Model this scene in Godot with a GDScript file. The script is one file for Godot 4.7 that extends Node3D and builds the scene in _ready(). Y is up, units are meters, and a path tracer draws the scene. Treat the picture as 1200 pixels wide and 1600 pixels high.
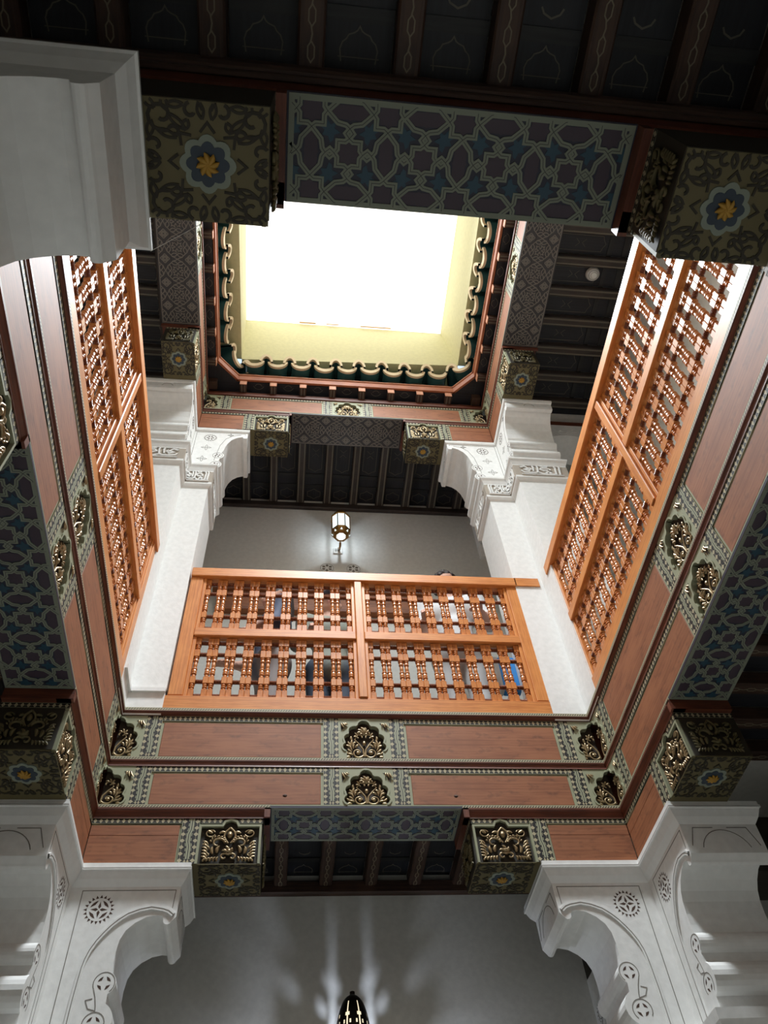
extends Node3D
# A courtyard of a riad seen from below: two storeys of carved beams round an open well, a skylight above.
# Local frame of a side: x to the right when facing it, y up, z out of the wall towards the middle of the well.

const HALF_X := 1.2
const HALF_Z := 1.322
const SIDE := ["far", "right", "near", "left"]
const CORNER := ["far left", "far right", "near right", "near left"]
const ORD := ["first", "second", "third", "fourth", "fifth", "sixth", "seventh", "eighth", "ninth", "tenth", "eleventh", "twelfth", "thirteenth", "fourteenth", "fifteenth"]

# ------------------------------------------------------------------ mesh builder
class G:
	var v := PackedVector3Array()
	var n := PackedVector3Array()
	var t := PackedVector2Array()
	var c := PackedColorArray()
	var laid := 0

	func tri(a: Vector3, b: Vector3, d: Vector3, na: Vector3, nb: Vector3, nd: Vector3, ta := Vector2.ZERO, tb := Vector2.ZERO, td := Vector2.ZERO) -> void:
		v.append(a); v.append(d); v.append(b)
		n.append(na); n.append(nd); n.append(nb)
		t.append(ta); t.append(td); t.append(tb)

	func quad(a: Vector3, b: Vector3, d: Vector3, e: Vector3) -> void:
		var nn := (b - a).cross(e - a)
		if nn.length_squared() < 1e-16:
			nn = (d - b).cross(e - b)
		nn = nn.normalized()
		var l := a.distance_to(b)
		var h := a.distance_to(e)
		var s := a.x * 0.37 + a.y * 0.71 + a.z * 0.53
		var p := [Vector2(s, s), Vector2(s + l, s), Vector2(s + l, s + h), Vector2(s, s + h)]
		if h > l:
			p = [Vector2(s, s), Vector2(s, s + l), Vector2(s + h, s + l), Vector2(s + h, s)]
		tri(a, b, d, nn, nn, nn, p[0], p[1], p[2])
		tri(a, d, e, nn, nn, nn, p[0], p[2], p[3])

	func quad_uv(a: Vector3, b: Vector3, d: Vector3, e: Vector3, ru: float, rv: float) -> void:
		var nn := (b - a).cross(e - a).normalized()
		tri(a, b, d, nn, nn, nn, Vector2(0, rv), Vector2(ru, rv), Vector2(ru, 0))
		tri(a, d, e, nn, nn, nn, Vector2(0, rv), Vector2(ru, 0), Vector2(0, 0))

	func quad_n(a: Vector3, b: Vector3, d: Vector3, e: Vector3, na: Vector3, nb: Vector3, nd: Vector3, ne: Vector3, u0 := 0.0, v0 := 0.0, u1 := 1.0, v1 := 1.0) -> void:
		tri(a, b, d, na, nb, nd, Vector2(u0, v0), Vector2(u1, v0), Vector2(u1, v1))
		tri(a, d, e, na, nd, ne, Vector2(u0, v0), Vector2(u1, v1), Vector2(u0, v1))

	func box(o: Vector3, s: Vector3) -> void:
		var a := o - s / 2
		var b := o + s / 2
		quad(Vector3(a.x, a.y, b.z), Vector3(b.x, a.y, b.z), Vector3(b.x, b.y, b.z), Vector3(a.x, b.y, b.z))
		quad(Vector3(b.x, a.y, a.z), Vector3(a.x, a.y, a.z), Vector3(a.x, b.y, a.z), Vector3(b.x, b.y, a.z))
		quad(Vector3(b.x, a.y, b.z), Vector3(b.x, a.y, a.z), Vector3(b.x, b.y, a.z), Vector3(b.x, b.y, b.z))
		quad(Vector3(a.x, a.y, a.z), Vector3(a.x, a.y, b.z), Vector3(a.x, b.y, b.z), Vector3(a.x, b.y, a.z))
		quad(Vector3(a.x, b.y, b.z), Vector3(b.x, b.y, b.z), Vector3(b.x, b.y, a.z), Vector3(a.x, b.y, a.z))
		quad(Vector3(a.x, a.y, a.z), Vector3(b.x, a.y, a.z), Vector3(b.x, a.y, b.z), Vector3(a.x, a.y, b.z))

	func span(a: Vector3, b: Vector3) -> void:
		box((a + b) / 2, (b - a).abs())

	# a box whose edges are bevelled by e
	func cbox(o: Vector3, s: Vector3, e: float) -> void:
		var h := s / 2
		e = minf(e, minf(h.x, minf(h.y, h.z)) * 0.9)
		for ax in 3:
			var u := (ax + 1) % 3
			var w := (ax + 2) % 3
			for sg in [-1.0, 1.0]:
				var q := []
				for k in [[-1, -1], [1, -1], [1, 1], [-1, 1]]:
					var p := Vector3.ZERO
					p[ax] = sg * h[ax]
					p[u] = k[0] * (h[u] - e)
					p[w] = k[1] * (h[w] - e)
					q.append(o + p)
				if sg > 0:
					quad(q[0], q[1], q[2], q[3])
				else:
					quad(q[3], q[2], q[1], q[0])
			for s1 in [-1.0, 1.0]:
				for s2 in [-1.0, 1.0]:
					var q2 := []
					for k in [[-1, 0], [1, 0], [1, 1], [-1, 1]]:
						var p := Vector3.ZERO
						p[ax] = k[0] * (h[ax] - e)
						p[u] = s1 * (h[u] - (e if k[1] else 0.0))
						p[w] = s2 * (h[w] - (0.0 if k[1] else e))
						q2.append(o + p)
					if s1 * s2 < 0:
						quad(q2[0], q2[1], q2[2], q2[3])
					else:
						quad(q2[3], q2[2], q2[1], q2[0])
		for k in 8:
			var sx := 1.0 if k & 1 else -1.0
			var sy := 1.0 if k & 2 else -1.0
			var sz := 1.0 if k & 4 else -1.0
			var a := o + Vector3(sx * h.x, sy * (h.y - e), sz * (h.z - e))
			var b := o + Vector3(sx * (h.x - e), sy * h.y, sz * (h.z - e))
			var d := o + Vector3(sx * (h.x - e), sy * (h.y - e), sz * h.z)
			var nn := Vector3(sx, sy, sz).normalized()
			if sx * sy * sz > 0:
				tri(a, b, d, nn, nn, nn)
			else:
				tri(a, d, b, nn, nn, nn)

	# polygon in the xy plane carried from z0 to z1 (both faces)
	func prism(p: PackedVector2Array, z0: float, z1: float, back := true) -> void:
		if Geometry2D.is_polygon_clockwise(p):
			p = p.duplicate(); p.reverse()
		var ix := Geometry2D.triangulate_polygon(p)
		for i in range(0, ix.size(), 3):
			var a := p[ix[i]]
			var b := p[ix[i + 1]]
			var d := p[ix[i + 2]]
			if (b - a).cross(d - a) < 0:
				var s := b; b = d; d = s
			tri(Vector3(a.x, a.y, z1), Vector3(b.x, b.y, z1), Vector3(d.x, d.y, z1), Vector3.BACK, Vector3.BACK, Vector3.BACK, a, b, d)
			if back:
				tri(Vector3(a.x, a.y, z0), Vector3(d.x, d.y, z0), Vector3(b.x, b.y, z0), Vector3.FORWARD, Vector3.FORWARD, Vector3.FORWARD, a, d, b)
		if z1 - z0 > 1e-5:
			for i in p.size():
				var a := p[i]
				var b := p[(i + 1) % p.size()]
				quad(Vector3(a.x, a.y, z0), Vector3(b.x, b.y, z0), Vector3(b.x, b.y, z1), Vector3(a.x, a.y, z1))

	func flat(p: PackedVector2Array, z: float) -> void:
		prism(p, z, z, false)

	# a strap of width w along a polyline in the xy plane, raised from z0 to z1
	func ribbon(p: PackedVector2Array, w: float, z0: float, z1: float, closed := false) -> void:
		var k := p.size()
		if k < 2:
			return
		laid += 1
		z1 += (laid * 37 % 101) * 0.000006
		var l := PackedVector2Array()
		var r := PackedVector2Array()
		for i in k:
			var d0 := (p[i] - p[(i - 1 + k) % k]).normalized() if i > 0 or closed else Vector2.ZERO
			var d1 := (p[(i + 1) % k] - p[i]).normalized() if i < k - 1 or closed else Vector2.ZERO
			if d0 == Vector2.ZERO: d0 = d1
			if d1 == Vector2.ZERO: d1 = d0
			var m := (d0 + d1)
			m = m.normalized() if m.length() > 0.01 else d0
			var no := Vector2(-m.y, m.x)
			var f := w / 2 / maxf(0.45, no.dot(Vector2(-d1.y, d1.x)))
			l.append(p[i] + no * f)
			r.append(p[i] - no * f)
		for i in (k if closed else k - 1):
			var j := (i + 1) % k
			var a := Vector3(r[i].x, r[i].y, z1)
			var b := Vector3(r[j].x, r[j].y, z1)
			var d := Vector3(l[j].x, l[j].y, z1)
			var e := Vector3(l[i].x, l[i].y, z1)
			quad(a, b, d, e)
			if z1 - z0 > 0.0004:
				var q := Vector3(0, 0, z1 - z0)
				quad(a - q, b - q, b, a)
				quad(d - q, e - q, e, d)

	# turned about the y axis; profile of (radius, height) from bottom to top
	func lathe(p: PackedVector2Array, o: Vector3, segs: int, smooth := true, start := 0.0) -> void:
		var cs := []
		for k in segs + 1:
			var a := TAU * k / segs + start
			cs.append(Vector2(cos(a), sin(a)))
		for i in p.size() - 1:
			var a := p[i]
			var b := p[i + 1]
			if a.distance_to(b) < 1e-6:
				continue
			var d := (b - a).normalized()
			var nr := Vector2(d.y, -d.x)
			for k in segs:
				var c0: Vector2 = cs[k]
				var c1: Vector2 = cs[k + 1]
				var m0 := c0
				var m1 := c1
				if not smooth:
					m0 = (c0 + c1).normalized(); m1 = m0
				var n0 := Vector3(m0.x * nr.x, nr.y, m0.y * nr.x)
				var n1 := Vector3(m1.x * nr.x, nr.y, m1.y * nr.x)
				var q0 := o + Vector3(c0.x * a.x, a.y, c0.y * a.x)
				var q1 := o + Vector3(c1.x * a.x, a.y, c1.y * a.x)
				var q2 := o + Vector3(c1.x * b.x, b.y, c1.y * b.x)
				var q3 := o + Vector3(c0.x * b.x, b.y, c0.y * b.x)
				if b.x > 1e-6:
					tri(q0, q3, q2, n0, n0, n1, Vector2(a.y, 0), Vector2(b.y, 0), Vector2(b.y, 0.05))
				if a.x > 1e-6:
					tri(q0, q2, q1, n0, n1, n1, Vector2(a.y, 0), Vector2(b.y, 0.05), Vector2(a.y, 0.05))

	# a round bar through points, radius from r0 to r1, flattened by sq along z
	func tube(p: PackedVector3Array, r0: float, r1: float, sides := 6, sq := 1.0, belly := 0.0) -> void:
		var k := p.size()
		var ring := []
		for i in k:
			var d := (p[mini(i + 1, k - 1)] - p[maxi(i - 1, 0)]).normalized()
			var up := Vector3.BACK if absf(d.z) < 0.9 else Vector3.UP
			var x := d.cross(up).normalized()
			var y := x.cross(d).normalized()
			var f := float(i) / (k - 1)
			var r := lerpf(r0, r1, f) + belly * sin(PI * f)
			var q := []
			for s in sides:
				var a := TAU * s / sides
				var nn := x * cos(a) + y * sin(a)
				q.append([p[i] + x * cos(a) * r + y * sin(a) * r * sq, nn])
			ring.append(q)
		for i in k - 1:
			for s in sides:
				var s2 := (s + 1) % sides
				var a = ring[i][s]
				var b = ring[i][s2]
				var d = ring[i + 1][s2]
				var e = ring[i + 1][s]
				quad_n(a[0], e[0], d[0], b[0], a[1], e[1], d[1], b[1])

	func ball(o: Vector3, r: Vector3, segs := 8, rings := 5) -> void:
		for i in rings:
			var a0 := PI * i / rings - PI / 2
			var a1 := PI * (i + 1) / rings - PI / 2
			for k in segs:
				var b0 := TAU * k / segs
				var b1 := TAU * (k + 1) / segs
				var q := [Vector3(cos(a0) * cos(b0), sin(a0), cos(a0) * sin(b0)), Vector3(cos(a0) * cos(b1), sin(a0), cos(a0) * sin(b1)), Vector3(cos(a1) * cos(b1), sin(a1), cos(a1) * sin(b1)), Vector3(cos(a1) * cos(b0), sin(a1), cos(a1) * sin(b0))]
				var p := []
				for w in q:
					p.append(o + w * r)
				quad_n(p[0], p[3], p[2], p[1], q[0], q[3], q[2], q[1])

	# carries a profile of (offset outwards, height) round a closed outline in the xz plane, with mitred corners
	func sweep(outline: PackedVector2Array, prof: PackedVector2Array, cap_bottom := true, cap_top := true) -> void:
		var p := outline.duplicate()
		if Geometry2D.is_polygon_clockwise(p):
			p.reverse()
		var k := p.size()
		var m := PackedVector2Array()
		for i in k:
			var d0 := (p[i] - p[(i - 1 + k) % k]).normalized()
			var d1 := (p[(i + 1) % k] - p[i]).normalized()
			var n0 := Vector2(d0.y, -d0.x)
			var n1 := Vector2(d1.y, -d1.x)
			var s := (n0 + n1)
			m.append(s / maxf(0.2, s.dot(n0)))
		for j in prof.size() - 1:
			for i in k:
				var i2 := (i + 1) % k
				var a := p[i] + m[i] * prof[j].x
				var b := p[i2] + m[i2] * prof[j].x
				var d := p[i2] + m[i2] * prof[j + 1].x
				var e := p[i] + m[i] * prof[j + 1].x
				quad(Vector3(b.x, prof[j].y, b.y), Vector3(a.x, prof[j].y, a.y), Vector3(e.x, prof[j + 1].y, e.y), Vector3(d.x, prof[j + 1].y, d.y))
		var top := prof[prof.size() - 1]
		for side in 2:
			if side == 0 and not cap_bottom or side == 1 and not cap_top:
				continue
			var pr := prof[0] if side == 0 else top
			var q := PackedVector2Array()
			for i in k:
				q.append(p[i] + m[i] * pr.x)
			var ix := Geometry2D.triangulate_polygon(q)
			var nn := Vector3.DOWN if side == 0 else Vector3.UP
			for i in range(0, ix.size(), 3):
				var a := q[ix[i]]
				var b := q[ix[i + 1]]
				var d := q[ix[i + 2]]
				if ((b - a).cross(d - a) > 0) == (side == 1):
					var s2 := b; b = d; d = s2
				tri(Vector3(a.x, pr.y, a.y), Vector3(b.x, pr.y, b.y), Vector3(d.x, pr.y, d.y), nn, nn, nn, a, b, d)

	func mark() -> int:
		return v.size()

	func move(from: int, x: Transform3D) -> void:
		var nb := x.basis.inverse().transposed()
		for i in range(from, v.size()):
			v[i] = x * v[i]
			n[i] = (nb * n[i]).normalized()
		if x.basis.determinant() < 0:
			for i in range(from, v.size(), 3):
				var a := v[i + 1]; v[i + 1] = v[i + 2]; v[i + 2] = a
				var b := n[i + 1]; n[i + 1] = n[i + 2]; n[i + 2] = b
				var d := t[i + 1]; t[i + 1] = t[i + 2]; t[i + 2] = d

	func mesh() -> ArrayMesh:
		var a := []
		a.resize(Mesh.ARRAY_MAX)
		a[Mesh.ARRAY_VERTEX] = v
		a[Mesh.ARRAY_NORMAL] = n
		a[Mesh.ARRAY_TEX_UV] = t
		if c.size() == v.size():
			a[Mesh.ARRAY_COLOR] = c
		var m := ArrayMesh.new()
		m.add_surface_from_arrays(Mesh.PRIMITIVE_TRIANGLES, a)
		return m

# ------------------------------------------------------------------ things and parts
var used := {}
var M := {}

func numbered(called: String) -> String:
	var k: int = used.get(called, 0)
	used[called] = k + 1
	return called if k == 0 else "%s_%03d" % [called, k]

func thing(called: String, label: String, category: String, x: Transform3D, group := "") -> Node3D:
	var o := Node3D.new()
	o.name = numbered(called)
	add_child(o)
	o.transform = x
	o.set_meta("label", label)
	o.set_meta("category", category)
	if group: o.set_meta("group", group)
	return o

func part(called: String, g, mat: Material, parent: Node3D, at := Vector3.ZERO, turn := Vector3.ZERO) -> MeshInstance3D:
	var o := MeshInstance3D.new()
	o.mesh = g.mesh() if g is G else g
	o.material_override = mat
	o.name = called
	parent.add_child(o, true)
	o.position = at
	o.rotation = turn
	return o

func struct(called: String, g: G, mat: Material, at := Vector3.ZERO) -> MeshInstance3D:
	var o := MeshInstance3D.new()
	o.mesh = g.mesh()
	o.material_override = mat
	o.name = numbered(called)
	add_child(o)
	o.position = at
	o.set_meta("kind", "structure")
	o.set_meta("label", called.replace("_", " ") + " of the riad")
	return o

func side_x(k: int, y := 0.0) -> Transform3D:
	var o: Vector3 = [Vector3(0, y, -HALF_Z), Vector3(HALF_X, y, 0), Vector3(0, y, HALF_Z), Vector3(-HALF_X, y, 0)][k]
	return Transform3D(Basis(Vector3.UP, -PI / 2 * k), o)

func corner_x(k: int, y := 0.0) -> Transform3D:
	var o := Vector3(-HALF_X if k == 0 or k == 3 else HALF_X, y, -HALF_Z if k < 2 else HALF_Z)
	return Transform3D(Basis(Vector3.UP, -PI / 2 * k), o)

func half(k: int) -> float:
	return HALF_X if k % 2 == 0 else HALF_Z

func P2(a: Array) -> PackedVector2Array:
	var p := PackedVector2Array()
	for i in range(0, a.size(), 2):
		p.append(Vector2(a[i], a[i + 1]))
	return p

func rect(x0: float, y0: float, x1: float, y1: float) -> PackedVector2Array:
	return PackedVector2Array([Vector2(x0, y0), Vector2(x1, y0), Vector2(x1, y1), Vector2(x0, y1)])

func arc(cx: float, cy: float, r: float, a0: float, a1: float, k := 8) -> PackedVector2Array:
	var p := PackedVector2Array()
	for i in k + 1:
		var a := deg_to_rad(lerpf(a0, a1, float(i) / k))
		p.append(Vector2(cx + cos(a) * r, cy + sin(a) * r))
	return p

# ------------------------------------------------------------------ materials
func tex(w: int, h: int, f: Callable, mip := true) -> ImageTexture:
	var im := Image.create(w, h, false, Image.FORMAT_RGB8)
	for y in h:
		for x in w:
			im.set_pixel(x, y, f.call(x, y))
	return ImageTexture.create_from_image(im)

func mat(color: Color, rough := 0.6, metal := 0.0) -> StandardMaterial3D:
	var m := StandardMaterial3D.new()
	m.albedo_color = color
	m.roughness = rough
	m.metallic = metal
	return m

func wood(light: Color, dark: Color, rough: float, scale: float, sd: int, coat := 0.0, knots := 0.0) -> StandardMaterial3D:
	var n1 := FastNoiseLite.new()
	n1.seed = sd
	n1.frequency = 0.02
	n1.fractal_octaves = 4
	var n2 := FastNoiseLite.new()
	n2.seed = sd + 7
	n2.frequency = 0.006
	var f := func(x: int, y: int) -> Color:
		var mx := absf(x - 256.0)
		var my := absf(y - 128.0)
		var g := n1.get_noise_2d(mx * 0.22, my * 5.0) * 0.9 + n2.get_noise_2d(mx, my * 2.0) * 0.8 + 0.12 * sin(my * 0.55 + 6.0 * n2.get_noise_2d(mx * 1.2, my))
		var c := dark.lerp(light, clampf(0.62 + g, 0.0, 1.0))
		if knots > 0.0:
			c = c.lerp(c.darkened(0.35), knots * clampf(n2.get_noise_2d(mx * 2.5 + 90.0, my * 4.0) * 2.2 - 0.5, 0.0, 1.0))
		return c
	var m := mat(Color.WHITE, rough)
	m.albedo_texture = tex(512, 256, f)
	m.uv1_scale = Vector3(scale, scale * 2.0, 1)
	if coat > 0.0:
		m.clearcoat_enabled = true
		m.clearcoat = coat
		m.clearcoat_roughness = 0.25
	return m

func bead_color(x: float, y: float, ground: Color, bead: Color) -> Color:
	# one bead in a unit square: a small hexagon with a diamond between
	var d := absf(x - 0.5) * 1.15 + absf(y - 0.5) * 0.75
	if d < 0.40:
		return bead
	var e := minf(x, 1.0 - x) * 1.6 + absf(y - 0.5) * 1.1
	if e < 0.17:
		return bead.darkened(0.25)
	return ground

func make_materials() -> void:
	var sage := Color(0.60, 0.61, 0.50)
	var ink := Color(0.055, 0.047, 0.042)
	M.orange = wood(Color(0.85, 0.56, 0.29), Color(0.755, 0.455, 0.21), 0.45, 1.6, 3, 0.2)
	M.turned = wood(Color(0.82, 0.53, 0.27), Color(0.68, 0.39, 0.17), 0.36, 3.0, 11, 0.3)
	M.spool = wood(Color(0.56, 0.32, 0.19), Color(0.40, 0.20, 0.12), 0.32, 4.0, 12, 0.4)
	M.panel = wood(Color(0.61, 0.385, 0.25), Color(0.525, 0.315, 0.195), 0.62, 1.3, 21, 0.0, 0.5)
	M.brown = wood(Color(0.43, 0.22, 0.14), Color(0.31, 0.15, 0.095), 0.5, 1.5, 31)
	M.red = wood(Color(0.68, 0.41, 0.27), Color(0.54, 0.29, 0.18), 0.5, 1.5, 35)
	M.pink = wood(Color(0.80, 0.57, 0.44), Color(0.68, 0.43, 0.31), 0.6, 2.5, 36)
	M.joist = wood(Color(0.30, 0.21, 0.16), Color(0.20, 0.13, 0.10), 0.6, 1.5, 41)
	M.board = wood(Color(0.135, 0.142, 0.168), Color(0.085, 0.09, 0.112), 0.55, 1.2, 45)
	M.batten = wood(Color(0.17, 0.17, 0.17), Color(0.11, 0.11, 0.115), 0.55, 1.2, 46)
	M.joist_dark = wood(Color(0.235, 0.195, 0.175), Color(0.16, 0.13, 0.115), 0.6, 1.5, 42)
	M.line = mat(Color(0.40, 0.38, 0.33), 0.7)
	M.chain = mat(Color(0.50, 0.46, 0.38), 0.7)
	M.sage = mat(sage, 0.6)
	M.ink = mat(ink, 0.7)
	M.gilt = mat(Color(0.66, 0.58, 0.44), 0.36, 0.5)
	M.gold = mat(Color(0.66, 0.50, 0.17), 0.5, 0.2)
	M.niche = mat(Color(0.20, 0.15, 0.10), 0.7)
	M.olive = mat(Color(0.38, 0.345, 0.22), 0.6, 0.1)
	M.olive_dark = mat(Color(0.16, 0.135, 0.085), 0.7)
	M.rim = mat(Color(0.50, 0.53, 0.48), 0.7)
	M.blue = mat(Color(0.17, 0.22, 0.27), 0.6)
	M.strap = mat(Color(0.48, 0.50, 0.44), 0.6)
	M.strap_line = mat(Color(0.20, 0.21, 0.20), 0.7)
	M.navy = mat(Color(0.15, 0.155, 0.22), 0.55)
	M.violet = mat(Color(0.24, 0.19, 0.235), 0.55)
	M.teal = mat(Color(0.11, 0.255, 0.32), 0.5)
	M.charcoal = mat(Color(0.20, 0.19, 0.20), 0.5)
	M.fine = mat(Color(0.44, 0.42, 0.39), 0.6)
	M.green = mat(Color(0.21, 0.37, 0.37), 0.2)
	M.clay = mat(Color(0.88, 0.80, 0.66), 0.75)
	M.incised = mat(Color(0.46, 0.44, 0.41), 0.9)
	M.script_ground = mat(Color(0.66, 0.62, 0.57), 0.9)
	M.flake = mat(Color(0.85, 0.66, 0.40), 0.8)
	M.door = wood(Color(0.62, 0.38, 0.22), Color(0.45, 0.25, 0.13), 0.6, 1.5, 51)
	M.recess = mat(Color(0.30, 0.22, 0.18), 0.9)
	M.brass = mat(Color(0.55, 0.40, 0.20), 0.35, 0.8)
	M.iron = mat(Color(0.12, 0.09, 0.06), 0.45, 0.6)
	M.white_plastic = mat(Color(0.86, 0.86, 0.84), 0.4)
	M.grey_plastic = mat(Color(0.62, 0.62, 0.60), 0.4)
	var nz := FastNoiseLite.new()
	nz.seed = 5
	nz.frequency = 0.03
	nz.fractal_octaves = 5
	var wt := NoiseTexture2D.new()
	wt.width = 512; wt.height = 512; wt.seamless = true; wt.noise = nz
	var ramp := Gradient.new()
	ramp.set_color(0, Color(0.875, 0.875, 0.865)); ramp.set_color(1, Color(0.925, 0.925, 0.915))
	wt.color_ramp = ramp
	var bump := NoiseTexture2D.new()
	bump.width = 512; bump.height = 512; bump.seamless = true; bump.noise = nz; bump.as_normal_map = true; bump.bump_strength = 3.0
	M.plaster = mat(Color.WHITE, 0.75)
	M.plaster.albedo_texture = wt
	M.plaster.uv1_triplanar = true
	M.plaster.uv1_world_triplanar = true
	M.plaster.uv1_scale = Vector3(1.3, 1.3, 1.3)
	M.plaster.normal_enabled = true
	M.plaster.normal_texture = bump
	M.plaster.normal_scale = 0.12
	M.wall = M.plaster.duplicate()
	M.wall.albedo_color = Color(0.97, 0.965, 0.95)
	M.shaft = M.plaster.duplicate()
	M.shaft.albedo_color = Color(0.90, 0.87, 0.68)
	M.stone = M.plaster.duplicate()
	M.stone.albedo_color = Color(0.93, 0.92, 0.90)
	# the painted strips between the carvings
	M.beads = mat(Color.WHITE, 0.6)
	M.beads.albedo_texture = tex(64, 64, func(x: int, y: int) -> Color:
		if y < 5 or y > 58: return sage
		return bead_color(x / 64.0, (y - 5) / 54.0, ink, Color(0.70, 0.66, 0.54)))
	M.dashes = mat(Color.WHITE, 0.6)
	M.dashes.albedo_texture = tex(64, 48, func(x: int, y: int) -> Color:
		if y < 9 or y > 38: return Color(0.64, 0.63, 0.52)
		var q := fposmod(x + (y - 9) * 0.8, 32.0)
		return Color(0.13, 0.10, 0.08) if q < 13.0 and y > 11 and y < 37 else Color(0.68, 0.66, 0.55))
	M.interlace = mat(Color.WHITE, 0.6)
	M.interlace.albedo_texture = tex(96, 256, func(x: int, y: int) -> Color:
		var fx := x / 96.0
		var fy := y / 256.0
		if fx < 0.035 or fx > 0.965: return sage
		if fx < 0.30: return bead_color(fposmod(fy * 7.0, 1.0), fx / 0.27, ink, Color(0.70, 0.66, 0.54))
		if fx > 0.70: return bead_color(fposmod(fy * 7.0, 1.0), (fx - 0.71) / 0.27, ink, Color(0.70, 0.66, 0.54))
		# a strap that steps sideways on its way down
		var c := 0.5
		if fy < 0.24: c = 0.5 + 0.06
		elif fy < 0.36: c = 0.56 - (fy - 0.24) * 0.9
		elif fy < 0.52: c = 0.455
		elif fy < 0.64: c = 0.455 + (fy - 0.52) * 0.7
		elif fy < 0.9: c = 0.54
		else: return bead_color(fposmod(fx * 6.0, 1.0), (fy - 0.9) / 0.1, ink, Color(0.70, 0.66, 0.54))
		var d := absf(fx - c)
		if d < 0.02: return ink
		if d < 0.115: return sage.lightened(0.06)
		if d < 0.135: return ink
		return sage if fmod(fy * 9.0, 1.0) < 0.6 and d < 0.19 else ink)
	for k in ["skin", "hair", "olive_shirt", "navy_shirt", "white_shirt", "trousers"]:
		pass
	M.person = mat(Color.WHITE, 0.75)
	M.person.vertex_color_use_as_albedo = true
	M.hair = mat(Color(0.16, 0.10, 0.08), 0.6)
	M.cap = mat(Color(0.33, 0.36, 0.44), 0.8)
	M.bag = mat(Color(0.16, 0.55, 0.85), 0.5)
	M.sky_pane = mat(Color(0.95, 0.95, 0.95), 0.3)
	M.sky_pane.emission_enabled = true
	M.sky_pane.emission = Color(1.0, 1.0, 1.0)
	M.sky_pane.emission_energy_multiplier = 1.0
	M.lamp_glass = mat(Color(0.95, 0.97, 0.97), 0.3)
	M.lamp_glass.emission_enabled = true
	M.lamp_glass.emission = Color(0.88, 0.97, 1.0)
	M.lamp_glass.emission_energy_multiplier = 0.85
	M.liner = mat(Color(0.9, 0.88, 0.8), 0.4)
	M.liner.emission_enabled = true
	M.liner.emission = Color(1.0, 0.93, 0.78)
	M.liner.emission_energy_multiplier = 0.7
	M.bulb = mat(Color(1, 1, 1), 0.3)
	M.bulb.emission_enabled = true
	M.bulb.emission = Color(0.92, 0.95, 1.0)
	M.bulb.emission_energy_multiplier = 4.0

# ------------------------------------------------------------------ carved ornament
func curl(g: G, cx: float, cy: float, r0: float, r1: float, a0: float, a1: float, w0: float, w1: float, z: float, k := 12) -> void:
	var p := PackedVector3Array()
	for i in k + 1:
		var f := float(i) / k
		var a := deg_to_rad(lerpf(a0, a1, f))
		var r := lerpf(r0, r1, f)
		p.append(Vector3(cx + cos(a) * r, cy + sin(a) * r, z))
	g.tube(p, w0, w1, 5, 1.0)

func leaf(g: G, x: float, y: float, ang: float, length: float, w: float, z: float) -> void:
	var p := PackedVector3Array()
	var a := deg_to_rad(ang)
	for i in 5:
		var f := i / 4.0
		p.append(Vector3(x + cos(a + f * 0.5) * length * f, y + sin(a + f * 0.5) * length * f, z + sin(f * PI) * 0.003))
	g.tube(p, w * 0.35, w * 0.12, 5, 0.8, w * 0.6)

func leaf_fan(g: G, cx: float, cy: float, r: float, a0: float, a1: float, k: int, length: float, w: float, z: float, lean := 40.0) -> void:
	for i in k:
		var f := float(i) / maxi(1, k - 1)
		var a := lerpf(a0, a1, f)
		leaf(g, cx + cos(deg_to_rad(a)) * r, cy + sin(deg_to_rad(a)) * r, a + lean, length * (0.75 + 0.25 * sin(PI * f)), w, z)

# the gilt scrolls of a lobed niche; base at y = 0, about 0.17 wide and 0.19 high
func gilt_half(g: G, s: float) -> void:
	var m := g.mark()
	g.tube(PackedVector3Array([Vector3(0.003, 0.012, 0.004), Vector3(0.006, 0.045, 0.006), Vector3(0.024, 0.072, 0.007), Vector3(0.040, 0.092, 0.006), Vector3(0.030, 0.112, 0.005)]), 0.0042, 0.003, 5)
	curl(g, 0.028, 0.030, 0.026, 0.008, -150, 190, 0.0042, 0.0028, 0.005, 14)
	g.ball(Vector3(0.028, 0.030, 0.004), Vector3(0.009, 0.009, 0.006), 8, 4)
	leaf_fan(g, 0.034, 0.034, 0.020, -40, 80, 5, 0.028, 0.0065, 0.005, 30)
	leaf_fan(g, 0.050, 0.058, 0.006, -10, 95, 4, 0.030, 0.0075, 0.005, 10)
	curl(g, 0.022, 0.106, 0.015, 0.005, 200, -80, 0.004, 0.0028, 0.006, 10)
	leaf_fan(g, 0.022, 0.108, 0.008, -20, 120, 4, 0.020, 0.0060, 0.006, 10)
	leaf(g, 0.064, 0.020, 20, 0.026, 0.008, 0.004)
	leaf(g, 0.060, 0.012, -30, 0.022, 0.007, 0.004)
	leaf(g, 0.052, 0.086, 60, 0.026, 0.008, 0.004)
	if s < 0:
		g.move(m, Transform3D(Basis.from_scale(Vector3(-1, 1, 1)), Vector3.ZERO))

func gilt_scroll(g: G, sides: Array) -> void:
	for s in sides:
		gilt_half(g, s)
	if sides.size() == 2:
		g.ball(Vector3(0, 0.135, 0.004), Vector3(0.017, 0.022, 0.009), 10, 6)
		leaf_fan(g, 0, 0.118, 0.010, 30, 150, 5, 0.030, 0.007, 0.008, 0)
		g.ball(Vector3(0, 0.075, 0.005), Vector3(0.007, 0.013, 0.006), 8, 4)

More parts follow.
